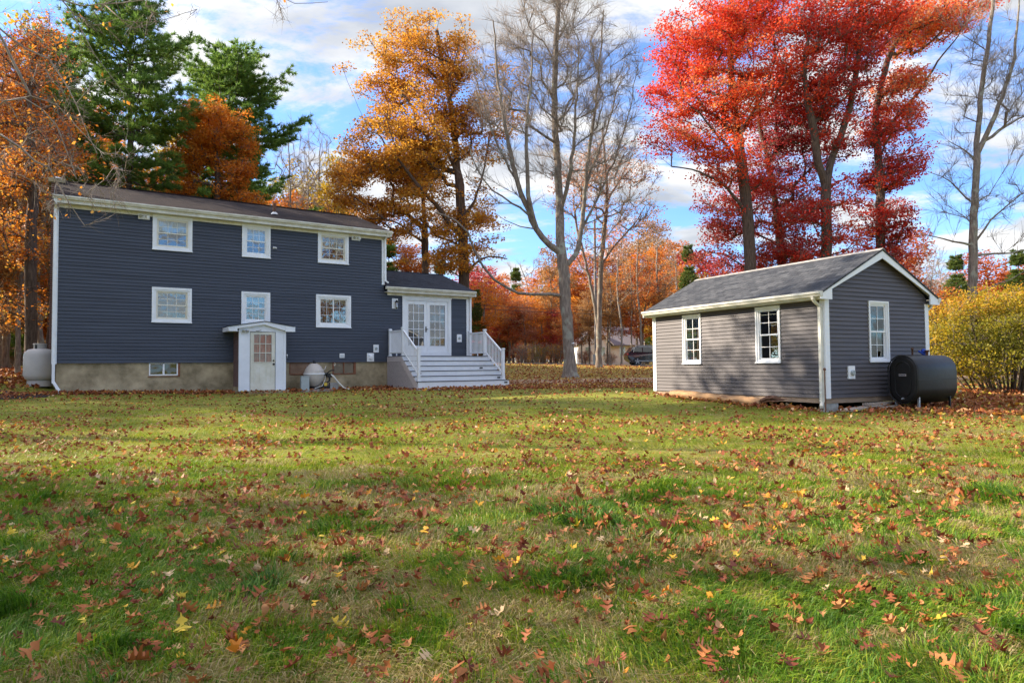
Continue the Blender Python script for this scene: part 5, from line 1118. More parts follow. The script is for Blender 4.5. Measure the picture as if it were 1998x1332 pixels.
# ---- pines
def pine(name, label, px, Y, top, R, prof, seed, ztop=None, lean=0, mt='green', dens=1.35, group=None, base=None, gap=.78, tuft=.17, first=None):
    """prof(t) half-width in m at relative height t (0 lowest branch, 1 top)"""
    g = np.random.RandomState(seed)
    if base is None: k = Y/F; x0 = (px-999)*k; base = np.array([x0, Y, gz1(x0, Y)]); H = atY(px, top, Y)[2]-base[2]
    else: base = np.array(base, float); H = top
    T = Tree(seed); n = int(H/.6); zz = np.linspace(-.1, H, n); wob = np.cumsum(g.normal(0, .03, (n, 2)), 0)
    tr = np.stack([wob[:, 0]+lean*zz, wob[:, 1], zz], 1); T.chain(tr, -1, R, .03); z = first if first is not None else H*.3
    Zs = z; C = []; D = []
    while z < H-.3:
        t = (z-Zs)/(H-Zs); w = prof(t); nb = 6 if t < .9 else 5; a0 = g.rand()*6.28
        for i in range(nb):
            L = w*(.55+.6*g.rand()); a = a0+6.28*i/nb+g.normal(0, .25)
            if L < .3: continue
            j = int(np.argmin(np.abs(tr[:, 2]-z))); p0 = tr[j]; d = np.array([math.cos(a), math.sin(a), 0]); rise = .10+.55*t+g.normal(0, .08); m = max(3, int(L/.5)); pts = []
            for q in range(1, m+1):
                s = q/m; pts.append(p0+d*L*s+np.array([0, 0, L*(rise*s-.22*math.sin(3.1*s)*(1-t)+.16*s**3)])+g.normal(0, .03, 3))
            ids = T.chain(pts, j, .018+.012*L*(1-t*.5), .01, tip=True)
            side = np.array([-d[1], d[0], 0])
            for q, pt in enumerate(pts):
                s = (q+1)/m
                if s < .28: continue
                for sg in (-1, 1):
                    l2 = L*.46*(1.25-s)*(.6+.8*g.rand())+.4; dd = d*.75+side*sg*(.8+.3*g.rand()); dd /= np.linalg.norm(dd); dd[2] = .12+.25*t+g.normal(0, .1); kk = max(2, int(l2/.17*dens))
                    for e in range(kk): f = (e+.6)/kk; C.append(pt+dd*l2*f+g.normal(0, .05, 3)); D.append(dd+np.array([0, 0, .35]))
                    if l2 > .5: T.chain([pt+dd*l2*.5, pt+dd*l2], ids[q], .008, .005)
            C.append(pts[-1]); D.append(d+np.array([0, 0, .5]))
        z += gap*(.7+.6*g.rand())*(1 if t < .8 else .6)
    C = np.array(C); D = np.array(D); nper = 15; n = len(C)*nper; c = np.repeat(C, nper, 0); d = np.repeat(D/np.linalg.norm(D, axis=1)[:, None], nper, 0)
    v = d*.9+rand_unit(g, n)*.85; v /= np.linalg.norm(v, axis=1)[:, None]; c = c+rand_unit(g, n)*.05; L = tuft*(.7+.6*g.rand(n))[:, None]; s = np.cross(v, rand_unit(g, n)); s /= (np.linalg.norm(s, axis=1)[:, None]+1e-9); w = .05*max(1, Y/40)
    V = np.stack([c-s*w*.5, c+s*w*.5, c+v*L], 1).reshape(-1, 3); i = 3*np.arange(n); hue = .42+.5*(vnoise(C[:, 0], C[:, 2], .5, seed)-.5)+.12*g.normal(0, 1, len(C)); tint = np.clip(np.repeat(hue, nper)+.25*(g.rand(n)-.5), 0, 1)
    T.radii(R, .012); T.r = np.maximum(T.r*0, np.array(T.rm)); Vt, Ft = T.tubes(1.25)
    t = thing(name, label, 'tree', tuple(base), 0, group); np_obj('trunk', Vt, [Ft], M['bark_pine'], t, smooth_=True); np_obj('needles', V, [np.stack([i, i+1, i+2], 1)], LM[mt], t, tint=tint); return t
pine('pine_tree', 'tallest dark green pine behind the left half of the house roof', 254, 39, -75, .25, lambda t: (4.0+.5*math.sin(14*t))*(1-.55*t**1.5)*(.78+.22*math.sin(23*t+.8)), 71, first=10.0, lean=-.012, gap=.68, tuft=.30)
pine('pine_tree', 'shorter spreading pine behind the orange tree over the middle of the roof', 440, 47, 118, .26, lambda t: (4.8+.8*math.sin(11*t+1))*(1-.55*t**1.8)*(.7+.3*math.sin(27*t)), 73, first=9.0, lean=.01, gap=.58, tuft=.32)
pine('pine_tree', 'dark pine trunk and crown farther left between the orange trees', 95, 42, 70, .22, lambda t: 3.2*(1-.6*t)*(.7+.3*math.sin(25*t)), 75, first=9, gap=.7, tuft=.3)
hero('maple_tree', 'bright orange tree nestled among the pines above the house roof', 'tree', 420, 42.5,
     [(420, 640), (422, 500), (425, 400), (424, 320), (420, 250)],
     [(420, 250, 75, 52, 0, 2.4), (380, 310, 60, 40, 0, 2.2), (450, 320, 50, 45, 0, 2.2), (370, 230, 35, 25, 0, 1.5, .7), (440, 380, 70, 40, 0, 2.2, .8), (350, 370, 60, 35, 0, 2, .5), (500, 400, 40, 26, 0, 1.6, .6)],
     260, 110, .16, .2, M['bark_dark'], LM['orange'], 81, spread=.7, gaps=.49, zmin=4, tint=(.6, .2), twn=5)
hero('oak_tree', 'rusty orange oak filling the left edge of the view beside the house', 'tree', 60, 30,
     [(62, 640), (60, 520), (64, 400), (60, 300), (58, 200), (64, 120)],
     [(70, 130, 45, 60, 0, 2), (30, 250, 70, 60, 0, 2.5), (110, 270, 50, 50, 0, 2), (50, 350, 80, 55, 0, 2.5), (120, 330, 40, 40, 0, 1.8, .8), (-30, 150, 60, 100, 0, 2.5, .7), (20, 470, 70, 60, 0, 2.5, .7), (80, 60, 40, 40, 0, 1.6, .6), (30, 590, 60, 50, 0, 2.2, .4)],
     330, 40, .13, .24, M['bark_dark'], LM['orange'], 83, spread=.8, zmin=2.5, tint=(.5, .4), tintr=.4, twn=9)

# near tree whose bare limbs hang into the top left corner; its trunk stands outside the frame
def near_tree():
    bx, by = -13.0, 12.6; base = np.array([bx, by, gz1(bx, by)]); T = Tree(91); g = np.random.RandomState(92)
    T.chain(T.dense([(0, 0, -.1), (.05, 0, 2.5), (.1, .05, 5), (0, .1, 8), (.1, 0, 11.5)], .5), -1, .26, .08)
    def lim(r0, r1, pts, Y0=12.6):
        q = [W(a, c, Y0+d)-base for a, c, d in pts]; j = T.near(q[0]); T.chain(T.dense([T.P[j]]+q, .3)[1:], j, r0, r1, jit=.012); return q
    lim(.06, .012, [(-60, 225, 0), (10, 200, 0), (45, 190, 0), (80, 210, .1), (110, 245, .2), (135, 300, .3), (150, 350, .4)])
    lim(.03, .010, [(10, 200, 0), (60, 187, .2), (110, 205, .4), (150, 250, .6), (190, 290, .7)])
    lim(.05, .012, [(-60, 280, .1), (0, 265, .1), (40, 285, .1), (70, 315, .2), (95, 325, .3), (115, 360, .4), (135, 395, .5), (165, 440, .6)])
    lim(.05, .010, [(-40, -30, -.4), (60, -25, -.5), (120, 0, -.6), (160, 14, -.6), (205, 10, -.6), (240, 5, -.6), (330, -4, -.6)])
    lim(.022, .006, [(205, 10, -.6), (235, 38, -.6), (265, 45, -.6), (310, 42, -.5), (350, 30, -.5), (385, 18, -.5)])
    lim(.03, .007, [(120, 0, -.6), (140, 25, -.5), (160, 60, -.4), (185, 110, -.3), (215, 150, -.2), (235, 175, 0)])
    lim(.045, .007, [(-30, 30, .2), (20, 70, .3), (50, 95, .4), (95, 115, .5), (130, 170, .6), (165, 240, .7), (190, 300, .8)])
    lim(.05, .008, [(0, -160, -1), (200, -150, -1.2), (420, -120, -1.4), (520, -40, -1.5), (545, 12, -1.5)])
    lim(.014, .004, [(500, -60, -1.5), (540, -5, -1.5), (575, 8, -1.5), (610, 6, -1.5), (640, 4, -1.5)])
    tips = []
    for (cx, cy, rx, ry, n, dy) in ((60, 130, 90, 110, 60, .2), (165, 370, 85, 65, 60, .5), (190, 40, 120, 50, 40, -.5), (60, 300, 80, 60, 40, .2), (548, 15, 30, 26, 9, -1.5), (340, 20, 60, 20, 10, -.6), (200, 230, 60, 80, 18, .5)):
        for i in range(n):
            p = W(cx+rx*(g.rand()*2-1), cy+ry*(g.rand()*2-1), 12.6+dy+g.normal(0, .25))-base; tips.append(p)
    T.clusters(np.array(tips), zmin=2, up=-.25, step=.25, jit=.03, vert=0); T.radii(.26, .0035); T.r = np.minimum(T.r, np.where(np.array(T.rm) > .07, .3, np.maximum(np.array(T.rm)*.55, .006))); V, F_ = T.tubes(1.2)
    t = thing('bare_tree', 'nearly bare tree whose thin limbs hang down across the top left corner', 'tree', tuple(base)); np_obj('trunk', V, [F_], M['twig'], t, smooth_=True)
    C, D = T.tips(); v = sprays(g, C, D, 6, .5, .0032, -.25, .7); np_obj('twigs', v[0], [v[1], v[2]], M['twig'], t)
    q = leaf_quads(g, C[g.rand(len(C)) < .22], 2, .12, .095, np.full(0, 0) if False else .75*np.ones(0), .2) if False else None
    sel = C[g.rand(len(C)) < .25]; q = leaf_quads(g, sel, 2, .12, .09, np.full(len(sel), .75), .25, droop=.8); np_obj('crown', q[0], [q[1]], LM['orange'], t, tint=q[2])
near_tree()

# yellow bush at the right edge
def bush():
    bx, by = 15.6, 21.3; base = np.array([bx, by, gz1(bx, by)]); T = Tree(95); g = np.random.RandomState(96)
    T.chain([(0, 0, -.1), (0, 0, .1)], -1, .1, .1)
    for i in range(34):
        a = 6.28*i/34+g.normal(0, .2); s = .25+g.rand()*1.5; r = .25+1.0*g.rand()
        T.chain(T.dense([(math.cos(a)*r, math.sin(a)*r*.7, -.05), (math.cos(a)*(r+s*.35), math.sin(a)*(r+s*.3)*.8, .7), (math.cos(a)*(r+s), math.sin(a)*(r+s)*.8, 1.4+g.rand()*.8)], .25), 0, .028, .012)
    E = [(0, 0, 2.3, 2.8, 2.0, 1.0), (-1.6, -.3, 1.8, 1.7, 1.6, 1.0), (1.7, 0, 2.2, 2.2, 1.8, 1.1), (-.8, -.5, 1.1, 2.4, 1.7, .75, .9), (2.6, -.2, 1.2, 2.2, 1.6, .9, .8)]
    C = envelope(g, E, 1350, 3.0, gaps=.40); C = C[C[:, 2] > .35]; T.clusters(C, zmin=.2, up=.35, step=.35, jit=.04); C, D = T.tips()
    hue = .38+.6*(vnoise(C[:, 0], C[:, 2], .8, 5)-.5)+.30*smooth(1.4, 3.0, C[:, 2])-.06
    cr = leaf_quads(g, C, 46, .36, .075, hue, .25, droop=.3)
    make_tree('yellow_bush', 'large spreading bush with yellow and orange leaves at the right of the shed', 'bush', base, T, .10, M['bark_dark'], LM['yellow'], cr, tw=sprays(g, C, D, 4, .4, .004), tipr=.006)
bush()

# ------------------------------------------------------------------ prototypes for the woods, then copies
def proto_leafy(seed, H, wd, ncl, npl, size, leaf, bark, R, low=.25, spread=.8, tint=(.5, .3), twn=5, bare=None, lean=0.0, name='woodland_tree', label='', group=''):
    g = np.random.RandomState(seed); T = Tree(seed); T.chain(T.dense([(0, 0, -.2), (g.normal(0, .2)+lean, 0, H*.3), (g.normal(0, .4)+lean*2, .2, H*.6), (g.normal(0, .5)+lean*3, 0, H*.92)], .5), -1, R, .04, jit=.02)
    E = [(g.normal(0, wd*.3), g.normal(0, wd*.3), H*(low+(1-low)*f), wd*(.9-.45*abs(f-.45))*(.7+.4*g.rand()), wd*(.9-.4*abs(f-.45)), H*.13) for f in np.linspace(.12, .9, 7)]
    C = envelope(g, E, ncl); T.clusters(C, zmin=H*low*.7, up=.5); C, D = T.tips(); Cl = C if bare is None else C[g.rand(len(C)) < bare]
    cr = leaf_quads(g, Cl, npl, spread, size, tint[0]+tint[1]*(vnoise(Cl[:, 0], Cl[:, 2], .4, seed)-.5)*2, .22) if npl else None
    return make_tree(name, label, 'tree', (0, 0, 0), T, R, bark, leaf, cr, group, sprays(g, C, D, twn, 1.0, .008) if twn else None)
def copy_thing(src, loc, rz, sc, label=None, mats=None, cat=None, name=None, group=None):
    r = src.copy(); SC.collection.objects.link(r); r.location = loc; r.rotation_euler = (0, 0, rz); r.scale = sc if hasattr(sc, '__len__') else (sc, sc, sc)
    if label: r['label'] = label
    if name: r.name = name
    if group: r['group'] = group
    for ch in list(src.children):
        c = ch.copy(); SC.collection.objects.link(c); c.parent = r
        if mats and ch.name.split('.')[0] in mats:
            c.material_slots[0].link = 'OBJECT'; c.material_slots[0].material = mats[ch.name.split('.')[0]]
    return r
def drop(src):
    for ch in list(src.children): bpy.data.objects.remove(ch)
    bpy.data.objects.remove(src)
PA = proto_leafy(201, 16, 3.6, 260, 60, .22, LM['orange'], M['bark_dark'], .2, .22)
PB = proto_leafy(203, 16, 3.0, 220, 34, .22, LM['redorange'], M['bark_grey'], .17, .3, bare=.8)
PC = proto_leafy(205, 12, 3.4, 240, 60, .20, LM['redorange'], M['bark_dark'], .16, .10)
PD = proto_leafy(207, 17, 3.0, 170, 0, .2, None, M['bark_grey'], .14, .35, twn=14)
PE = proto_leafy(209, 15, 1.8, 70, 10, .20, LM['brown'], M['bark_pale'], .12, .45, twn=8)
PP = pine('pine_tree', '', 0, 60, 18, .2, lambda t: 3.6*(1-.93*t)*(.72+.28*math.sin(24*t)), 211, mt='farpine', base=(0, 0, 0), first=2.0, gap=.65, tuft=.36, dens=.8)
def proto_brush(seed, H, wd, leaf, npl):
    g = np.random.RandomState(seed); T = Tree(seed); T.chain([(0, 0, -.1), (0, 0, .05)], -1, .08, .08)
    for i in range(16):
        a = 6.28*g.rand(); r = wd*g.rand(); T.chain(T.dense([(r*.4*math.cos(a), r*.4*math.sin(a), 0), (r*.7*math.cos(a)+g.normal(0, .1), r*.7*math.sin(a), H*.4), (r*1.2*math.cos(a), r*1.2*math.sin(a), H*(.6+.4*g.rand()))], .4), 0, .035, .012, jit=.03)
    C = envelope(g, [(0, 0, H*.62, wd*1.1, wd*1.1, H*.42), (0, 0, H*.3, wd*1.1, wd*1.1, H*.25, .5)], 170); C = C[C[:, 2] > .1]; T.clusters(C, zmin=.1, up=.5, step=.4); C, D = T.tips()
    cr = leaf_quads(g, C, npl, .45, .11, .5+.7*(vnoise(C[:, 0], C[:, 2], .7, seed)-.5), .25)
    return make_tree('brush', '', 'shrub', (0, 0, 0), T, .08, M['twig'], leaf, cr, '', sprays(g, C, D, 7, .7, .008), tipr=.008)
PF = proto_brush(213, 3.6, 1.7, LM['olive'], 24)
PG = proto_brush(215, 3.0, 1.5, LM['brown'], 9)
wr = random.Random(5); PUT = []
def put(src, px, top, Y, srcH, label, mats=None, wsc=1.0, group='', name=None, rz=None):
    x = (px-999)*Y/F; z = gz1(x, Y); h = atY(px, top, Y)[2]-z; s = h/srcH; a = rz if rz is not None else wr.uniform(0, 6.28)
    o = copy_thing(src, (x, Y, z), a, (s*wsc, s*wsc, s), label, mats, group=group, name=name); PUT.append((label, px, o)); return o
OR = {'crown': LM['orange']}; RO = {'crown': LM['redorange']}; BR = {'crown': LM['brown']}; YE = {'crown': LM['yellow']}; GO = {'crown': LM['gold']}; SA = {'crown': LM['salmon']}; DR = {'crown': LM['darkred']}; OL = {'crown': LM['olive']}
gC = 'trees across the road in the middle'; gL = 'woods left of the house'; gR = 'trees behind the yellow bush'; gB = 'trees far behind the house roof'
lab_c = {'o': 'orange-leaved tree in the belt across the road', 'r': 'low red-leaved tree in the belt across the road', 'b': 'thinly leaved brown tree of the belt across the road', 'p': 'green pine standing out of the belt across the road', 'y': 'yellow-green tree of the belt across the road', 'n': 'leafless grey tree of the belt across the road', 's': 'pale orange thin tree of the belt across the road'}
# centre belt (px, top y, Y, kind)
for px, top, Y, k, ws in ((945, 520, 75, 'r', 1.3), (985, 600, 70, 'r', 1.3), (1010, 575, 96, 'o', 1.6), (1055, 560, 100, 'y', 1.4), (1085, 530, 92, 'o', 1.5), (1120, 500, 96, 'o', 1.2), (1145, 560, 96, 'r', 1.5), (1190, 510, 97, 'o', 1.3), (1215, 440, 96, 's', 1.1),
                          (1262, 420, 94, 'b', 1.0), (1250, 520, 92, 'o', 1.5), (1290, 480, 84, 'o', 1.4), (1330, 500, 90, 'o', 1.5), (1345, 470, 60, 'p', .8), (1010, 516, 110, 'p', .9), (930, 560, 64, 'p', .9), (1035, 500, 130, 'n', 1.5), (1075, 470, 70, 'b', .8), (1290, 540, 66, 'b', 1.0), (1380, 500, 80, 'r', 1.5), (960, 540, 120, 'o', 1.8), (1160, 540, 120, 'o', 1.9), (1420, 540, 84, 'o', 1.5), (1500, 530, 90, 'y', 1.5), (1590, 520, 86, 'o', 1.5), (1660, 510, 90, 'p', 1.4), (1560, 480, 100, 'p', 1.2), (1205, 560, 98, 'o', 1.2), (1085, 610, 70, 'r', 1.5), (1275, 600, 74, 'p', 1.1)):
    s, H, mt = {'o': (PA, 16, OR), 'r': (PC, 12, RO if wr.random() < .5 else DR), 'b': (PB, 16, BR), 'p': (PP, 18, None), 'y': (PC, 12, YE), 'n': (PD, 17, None), 's': (PB, 16, SA)}[k]
    put(s, px, top, Y, H, lab_c[k], mt, ws, gC)
for i, px in enumerate(range(930, 1345, 15)):
    if 1120 < px < 1246: continue
    kk = wr.choice(['o', 'b', 's', 'o', 'y', 'b'])
    put(PB, px+wr.uniform(-6, 6), wr.uniform(545, 610) if px < 1120 else wr.uniform(500, 590), wr.uniform(64, 80), 16, {'o': 'thin rust-orange young tree in the roadside wood', 'b': 'thin brown young tree in the roadside wood', 's': 'thin pale salmon young tree in the roadside wood', 'y': 'thin yellowish young tree in the roadside wood'}[kk], {'o': OR, 'b': RO, 's': SA, 'y': YE}[kk], 1.5, gC)
for px, top, Y in ((1150, 560, 66), (1185, 540, 67), (1135, 590, 65)): put(PB, px, top, Y, 16, 'thin half-bare young tree in front of the white house', BR, 1.1, gC)
for px, top, Y in ((1212, 470, 64), (1232, 500, 66), (1250, 440, 65), (1290, 430, 66), (1190, 520, 66), (1320, 470, 68)):
    put(PE, px, top, Y, 15, 'slim pale trunk at the far edge of the road', None, .9, gC)
# brush along the far roadside
for px, top, Y in [(930+i*23+wr.uniform(-8, 8), wr.uniform(640, 672), wr.uniform(62.5, 68)) for i in (0, 2, 4, 5, 7, 9, 11, 13)]:
    if 1125 < px < 1255: top = 684
    put(PF if wr.random() < .55 else PG, px, top, max(Y, 63.5) if px > 1000 else Y+5, 3.5, 'tangled brown and olive roadside bush across the road', {'crown': wr.choice([LM['olive'], LM['salmon'], LM['gold'], LM['yellow']])}, 1.15, 'brush along the far side of the road')
for i in range(18):
    put(PF if i % 3 else PG, 905+i*26+wr.uniform(-8, 8), wr.uniform(660, 682), wr.uniform(98, 125), 3.5, 'low olive thicket deep in the wood across the road', {'crown': wr.choice([LM['olive'], LM['salmon'], LM['gold']])}, 2.0, 'thicket deep in the wood')
# woods left of the house
lab_l = {'o': 'orange-leaved tree of the woods left of the house', 'b': 'brown-leaved tree of the woods left of the house', 'n': 'bare tree of the woods left of the house', 'p': 'pine of the woods left of the house', 'y': 'yellow-green tree of the woods left of the house'}
for px, top, Y, k, ws in ((-40, 100, 36, 'o', 1.0), (10, 60, 44, 'y', 1.0), (35, 300, 34, 'b', 1.0), (88, 60, 37, 'n', 1.0), (60, 180, 48, 'o', 1.0), (120, 200, 52, 'o', 1.0), (20, 350, 55, 'o', 1.3), (75, 400, 50, 'y', 1.2), (-10, 420, 50, 'p', 1.0), (50, 250, 62, 'p', .8), (100, 330, 60, 'b', 1.2), (-60, 200, 60, 'o', 1.3), (0, 500, 40, 'b', .9), (40, 520, 64, 'o', 1.6), (95, 540, 56, 'o', 1.4), (-30, 560, 66, 'y', 1.8), (130, 430, 66, 'o', 1.6), (160, 300, 58, 'y', 1.2), (-90, 300, 44, 'o', 1.2), (10, 600, 72, 'b', 2.0), (70, 610, 74, 'o', 2.0)):
    s, H, mt = {'o': (PA, 16, OR), 'b': (PB, 16, BR), 'n': (PD, 17, None), 'p': (PP, 18, {'needles': LM['green']}), 'y': (PB, 16, YE)}[k]
    put(s, px, top, Y, H, lab_l[k], mt, ws, gL)
for i in range(12): put(PF if i % 2 else PG, -60+i*16, wr.uniform(650, 685), wr.uniform(44, 66), 3.5, 'tangled undergrowth bush in the woods left of the house', None, 1.4, 'undergrowth left of the house')
for i in range(10): put(PE, -50+i*16+wr.uniform(-6, 6), wr.uniform(250, 430), wr.uniform(38, 60), 15, 'slim dark young trunk in the woods left of the house', {'trunk': M['bark_dark']}, .8, gL)
# behind the roofs
lab_b = {'n': 'thin bare tree against the sky beyond the house roof', 'o': 'orange-leaved tree beyond the house roof', 'y': 'thin yellow-green tree beyond the house roof', 'p': 'pine beyond the house roof'}
for px, top, Y, k, ws in ((570, 240, 58, 'n', .7), (600, 270, 60, 'n', .7), (625, 250, 62, 'n', .7), (648, 290, 60, 'y', .7), (560, 330, 66, 'y', .9), (600, 350, 70, 'y', 1.0), (200, 320, 62, 'y', 1.2), (280, 330, 60, 'o', 1.1), (330, 250, 64, 'y', 1.0), (160, 260, 66, 'o', 1.1), (540, 385, 60, 'o', 1.2), (500, 350, 70, 'p', 1.0), (380, 330, 70, 'y', 1.2), (240, 200, 70, 'n', .9), (640, 400, 70, 'o', 1.4), (700, 440, 64, 'o', 1.4), (760, 460, 60, 'p', 1.0), (800, 480, 62, 'o', 1.3), (860, 500, 60, 'p', .9), (670, 430, 90, 'p', 1.4), (590, 400, 90, 'p', 1.4), (450, 400, 90, 'o', 1.8), (330, 380, 90, 'o', 1.8)):
    s, H, mt = {'n': (PD, 17, None), 'o': (PA, 16, OR), 'y': (PB, 16, YE), 'p': (PP, 18, {'needles': LM['green']})}[k]
    put(s, px, top, Y, H, lab_b[k], mt, ws, gB)
# right side behind the bush
lab_r = {'p': 'yellow-green pine behind the yellow bush', 'r': 'low red-leaved tree behind the yellow bush', 'n': 'distant bare tree behind the yellow bush', 's': 'distant pale orange tree behind the yellow bush', 'o': 'distant orange tree behind the yellow bush', 'y': 'distant yellow tree behind the yellow bush'}
for px, top, Y, k, ws in ((1870, 490, 62, 'p', 1.1), (1930, 500, 66, 'r', 1.4), (1990, 480, 60, 'p', 1.1), (1830, 540, 90, 's', 1.8), (1770, 520, 84, 's', 1.5), (1900, 540, 96, 's', 1.9), (1960, 550, 90, 'o', 1.8), (2020, 530, 80, 'o', 1.6), (1790, 470, 70, 'n', .9), (1840, 500, 76, 'n', 1.0), (1760, 460, 56, 'r', 1.2), (1730, 560, 90, 'y', 1.8), (1850, 580, 64, 'y', 1.8), (1950, 580, 60, 'o', 1.5), (2060, 460, 70, 'p', 1.1), (1985, 520, 110, 's', 2), (1820, 470, 54, 'n', .7)):
    s, H, mt = {'n': (PD, 17, None), 'o': (PA, 16, OR), 'y': (PC, 12, YE), 'p': (PP, 18, None), 'r': (PC, 12, RO), 's': (PB, 16, SA)}[k]
    put(s, px, top, Y, H, lab_r[k], mt, ws, gR)
for i in range(8): put(PF, 1700+i*45, 655, wr.uniform(34, 44), 3.5, 'olive roadside bush seen low behind the shed and the yellow bush', None, 1.4, 'low brush behind the shed')
# the woods that stand left of the lawn and behind the photographer: they shade the lawn and show in the window glass
for iq, (x, y, H, k) in enumerate(((-23, 23, 20, 'b'),  (-26, 6, 16, 'b'), (-33, -2, 19, 'p'), (-20, -6, 17, 'o'), (-36, 12, 20, 'b'), (-31, 25, 19, 'p'), (-40, 4, 20, 'o'), (-25, -12, 20, 'p'), (-44, 24, 22, 'o'), (-38, 30, 20, 'p'), (-46, 12, 24, 'o'), (-34, 38, 21, 'o'), (-50, 34, 23, 'p'),
                   (-12, -22, 16, 'n'), (-2, -28, 18, 'b'), (8, -24, 17, 'n'), (18, -26, 18, 'p'), (26, -14, 16, 'n'), (-22, -26, 18, 'o'), (32, -4, 17, 'b'))):
    s, HH, mt = {'o': (PA, 16, OR), 'b': (PB, 16, BR), 'n': (PD, 17, None), 'p': (PP, 18, {'needles': LM['green']})}[k]
    copy_thing(s, (x, y, gz1(x, y)), wr.uniform(0, 6.28), (H/HH, H/HH, H/HH), {'o': 'orange tree outside the frame beside the lawn', 'b': 'brown tree outside the frame beside the lawn', 'n': 'bare tree outside the frame behind the lawn', 'p': 'pine outside the frame beside the lawn'}[k] + ', number %d round the lawn' % (iq+1), mt, group='trees around the lawn outside the frame')
for p in (PA, PB, PC, PD, PE, PP, PF, PG): drop(p)
ORD = 'first second third fourth fifth sixth seventh eighth ninth tenth eleventh twelfth thirteenth fourteenth fifteenth sixteenth seventeenth eighteenth nineteenth twentieth'.split()
for lb in sorted({q[0] for q in PUT}):
    same = sorted([q for q in PUT if q[0] == lb], key=lambda q: q[1])
    if len(same) > 1:
        for i, q in enumerate(same): q[2]['label'] = lb + (', %s from the left' % ORD[i] if i < 20 else ', last on the right')

# ------------------------------------------------------------------ utility poles and wires
def pole(name, label, px, Y, top, r0, r1, m, tilt=0, conduit=False):
    x = (px-999)*Y/F; z = gz1(x, Y); H = atY(px, top, Y)[2]-z; t = thing(name, label, 'utility pole', (x, Y, z))
    b = MB(); b.tube([(0, 0, -.2), (tilt*.5, 0, H*.5), (tilt, 0, H)], [r0, (r0+r1)/2, r1], 14); b.build('pole', m, t)
    if conduit:
        b = MB(); b.tube([(.22, -.12, 0), (.22, -.12, 3.1)], .09, 10); b.tube([(-.2, -.1, 0), (-.2, -.1, 1.0)], .10, 10); b.build('conduit', M['greybox'], t)
        b = MB(); b.box(-.9, .9, -.2, -.08, H-.9, H-.78); b.build('crossarm', m, t)
    return t
pole('utility_pole', 'grey utility pole with a conduit beside the orange trees', 1163, 63.2, 430, .15, .11, M['pole'], 0, True)
pole('utility_pole', 'short pale leaning post in front of the white house', 1245, 68, 565, .13, .10, M['polepale'], -.35)
def wire(pts, label, r=.012):
    P = [np.array(p) for p in pts]; V = []; out = []
    for a, c in zip(P, P[1:]):
        L = np.linalg.norm(c-a)
        for i in range(17): t = i/16; q = a+(c-a)*t; q[2] -= 4*.022*L*t*(1-t)*.5; out.append(tuple(q))
    b = MB(); b.tube(out, r, 4, False); o = b.build('power_line', M['dark']); tag(o, label, 'wire', 'wires along the road'); return o
for dy, lab in ((0, 'upper dark wire running along the road above the brush'), (7, 'lower dark wire running along the road above the brush')):
    wire([atY(-200, 500+dy, 66), atY(560, 560+dy, 64), atY(1163, 606+dy, 63), atY(1245, 612+dy, 67.8), atY(1700, 600+dy, 66)], lab, .022)
for dy in (0, 9): wire([atY(560, 520+dy, 64), atY(1000, 543+dy, 64), atY(1163, 560+dy, 63), atY(1500, 540+dy, 64)], 'thin high wire running to the grey pole, %s of the pair' % ('upper' if dy == 0 else 'lower'), .012)

# ------------------------------------------------------------------ white house across the road
def far_house():
    Y = 84; c = atY(1190, 700, Y); x0 = c[0]; z0 = gz1(x0, Y)-.1; h = thing('white_house', 'low white gabled house half hidden by trees across the road', 'house', (x0, Y, z0), math.radians(4)); s = Y/F
    def B(): return MB(0)
    zt = lambda py: float(atY(1190, py, Y)[2]-z0)
    xa, xm, xb = -62*s, 2*s, 58*s; pk = (xa+xm)/2
    zE = zt(672); zP = zt(638); zR = zt(633)
    white = mat('white_clapboard', (.80, .78, .70), .6, noise=.04)
    b = B(); b.prism([(xa, 0), (xm, 0), (xm, zE), (pk, zP), (xa, zE)], 'y', 0, 8); siding(b, lambda z: xm+.01, lambda z: xb, .3, zE, .22, [], lambda u, o, z: (u, .6-o, z)); b.box(xm+.01, xb, .61, 8, 0, zE); b.build('wall', white, h)
    b = B(); b.prism([(xa-.3, zE-.12), (pk, zP), (pk, zP+.14), (xa-.3, zE+.02)], 'y', -.3, 8.2); b.prism([(xm+.3, zE-.12), (pk, zP), (pk, zP+.14), (xm+.3, zE+.02)], 'y', -.3, 8.2)
    b.prism([(.2, zE-.05), (4.3, zR), (8.4, zE-.05), (8.4, zE-.18), (4.3, zR-.14), (.2, zE-.18)], 'x', xm-1.5, xb+.3); b.build('roof', mat('grey_far_roof', (.16, .15, .17), .9, noise=.15), h)
    b = B(); b.prism([(xa-.3, zE-.14), (xa-.3, zE+.02), (pk, zP+.13), (xm+.3, zE+.02), (xm+.3, zE-.14), (pk, zP-.05)], 'y', -.34, -.301); b.build('rake_board', M['white'], h)
    for x in (pk-1.2, pk+.6, xm+1.2):
        b = B(); y = -.03 if x < xm else .56; b.box(x, x+.8, y, y+.1, 1.2, 2.4); w = b.build('window', M['white'], h); b = B(); b.box(x+.08, x+.72, y-.01, y-.002, 1.28, 2.32); b.build('pane', M['glass_house'], w)
far_house()
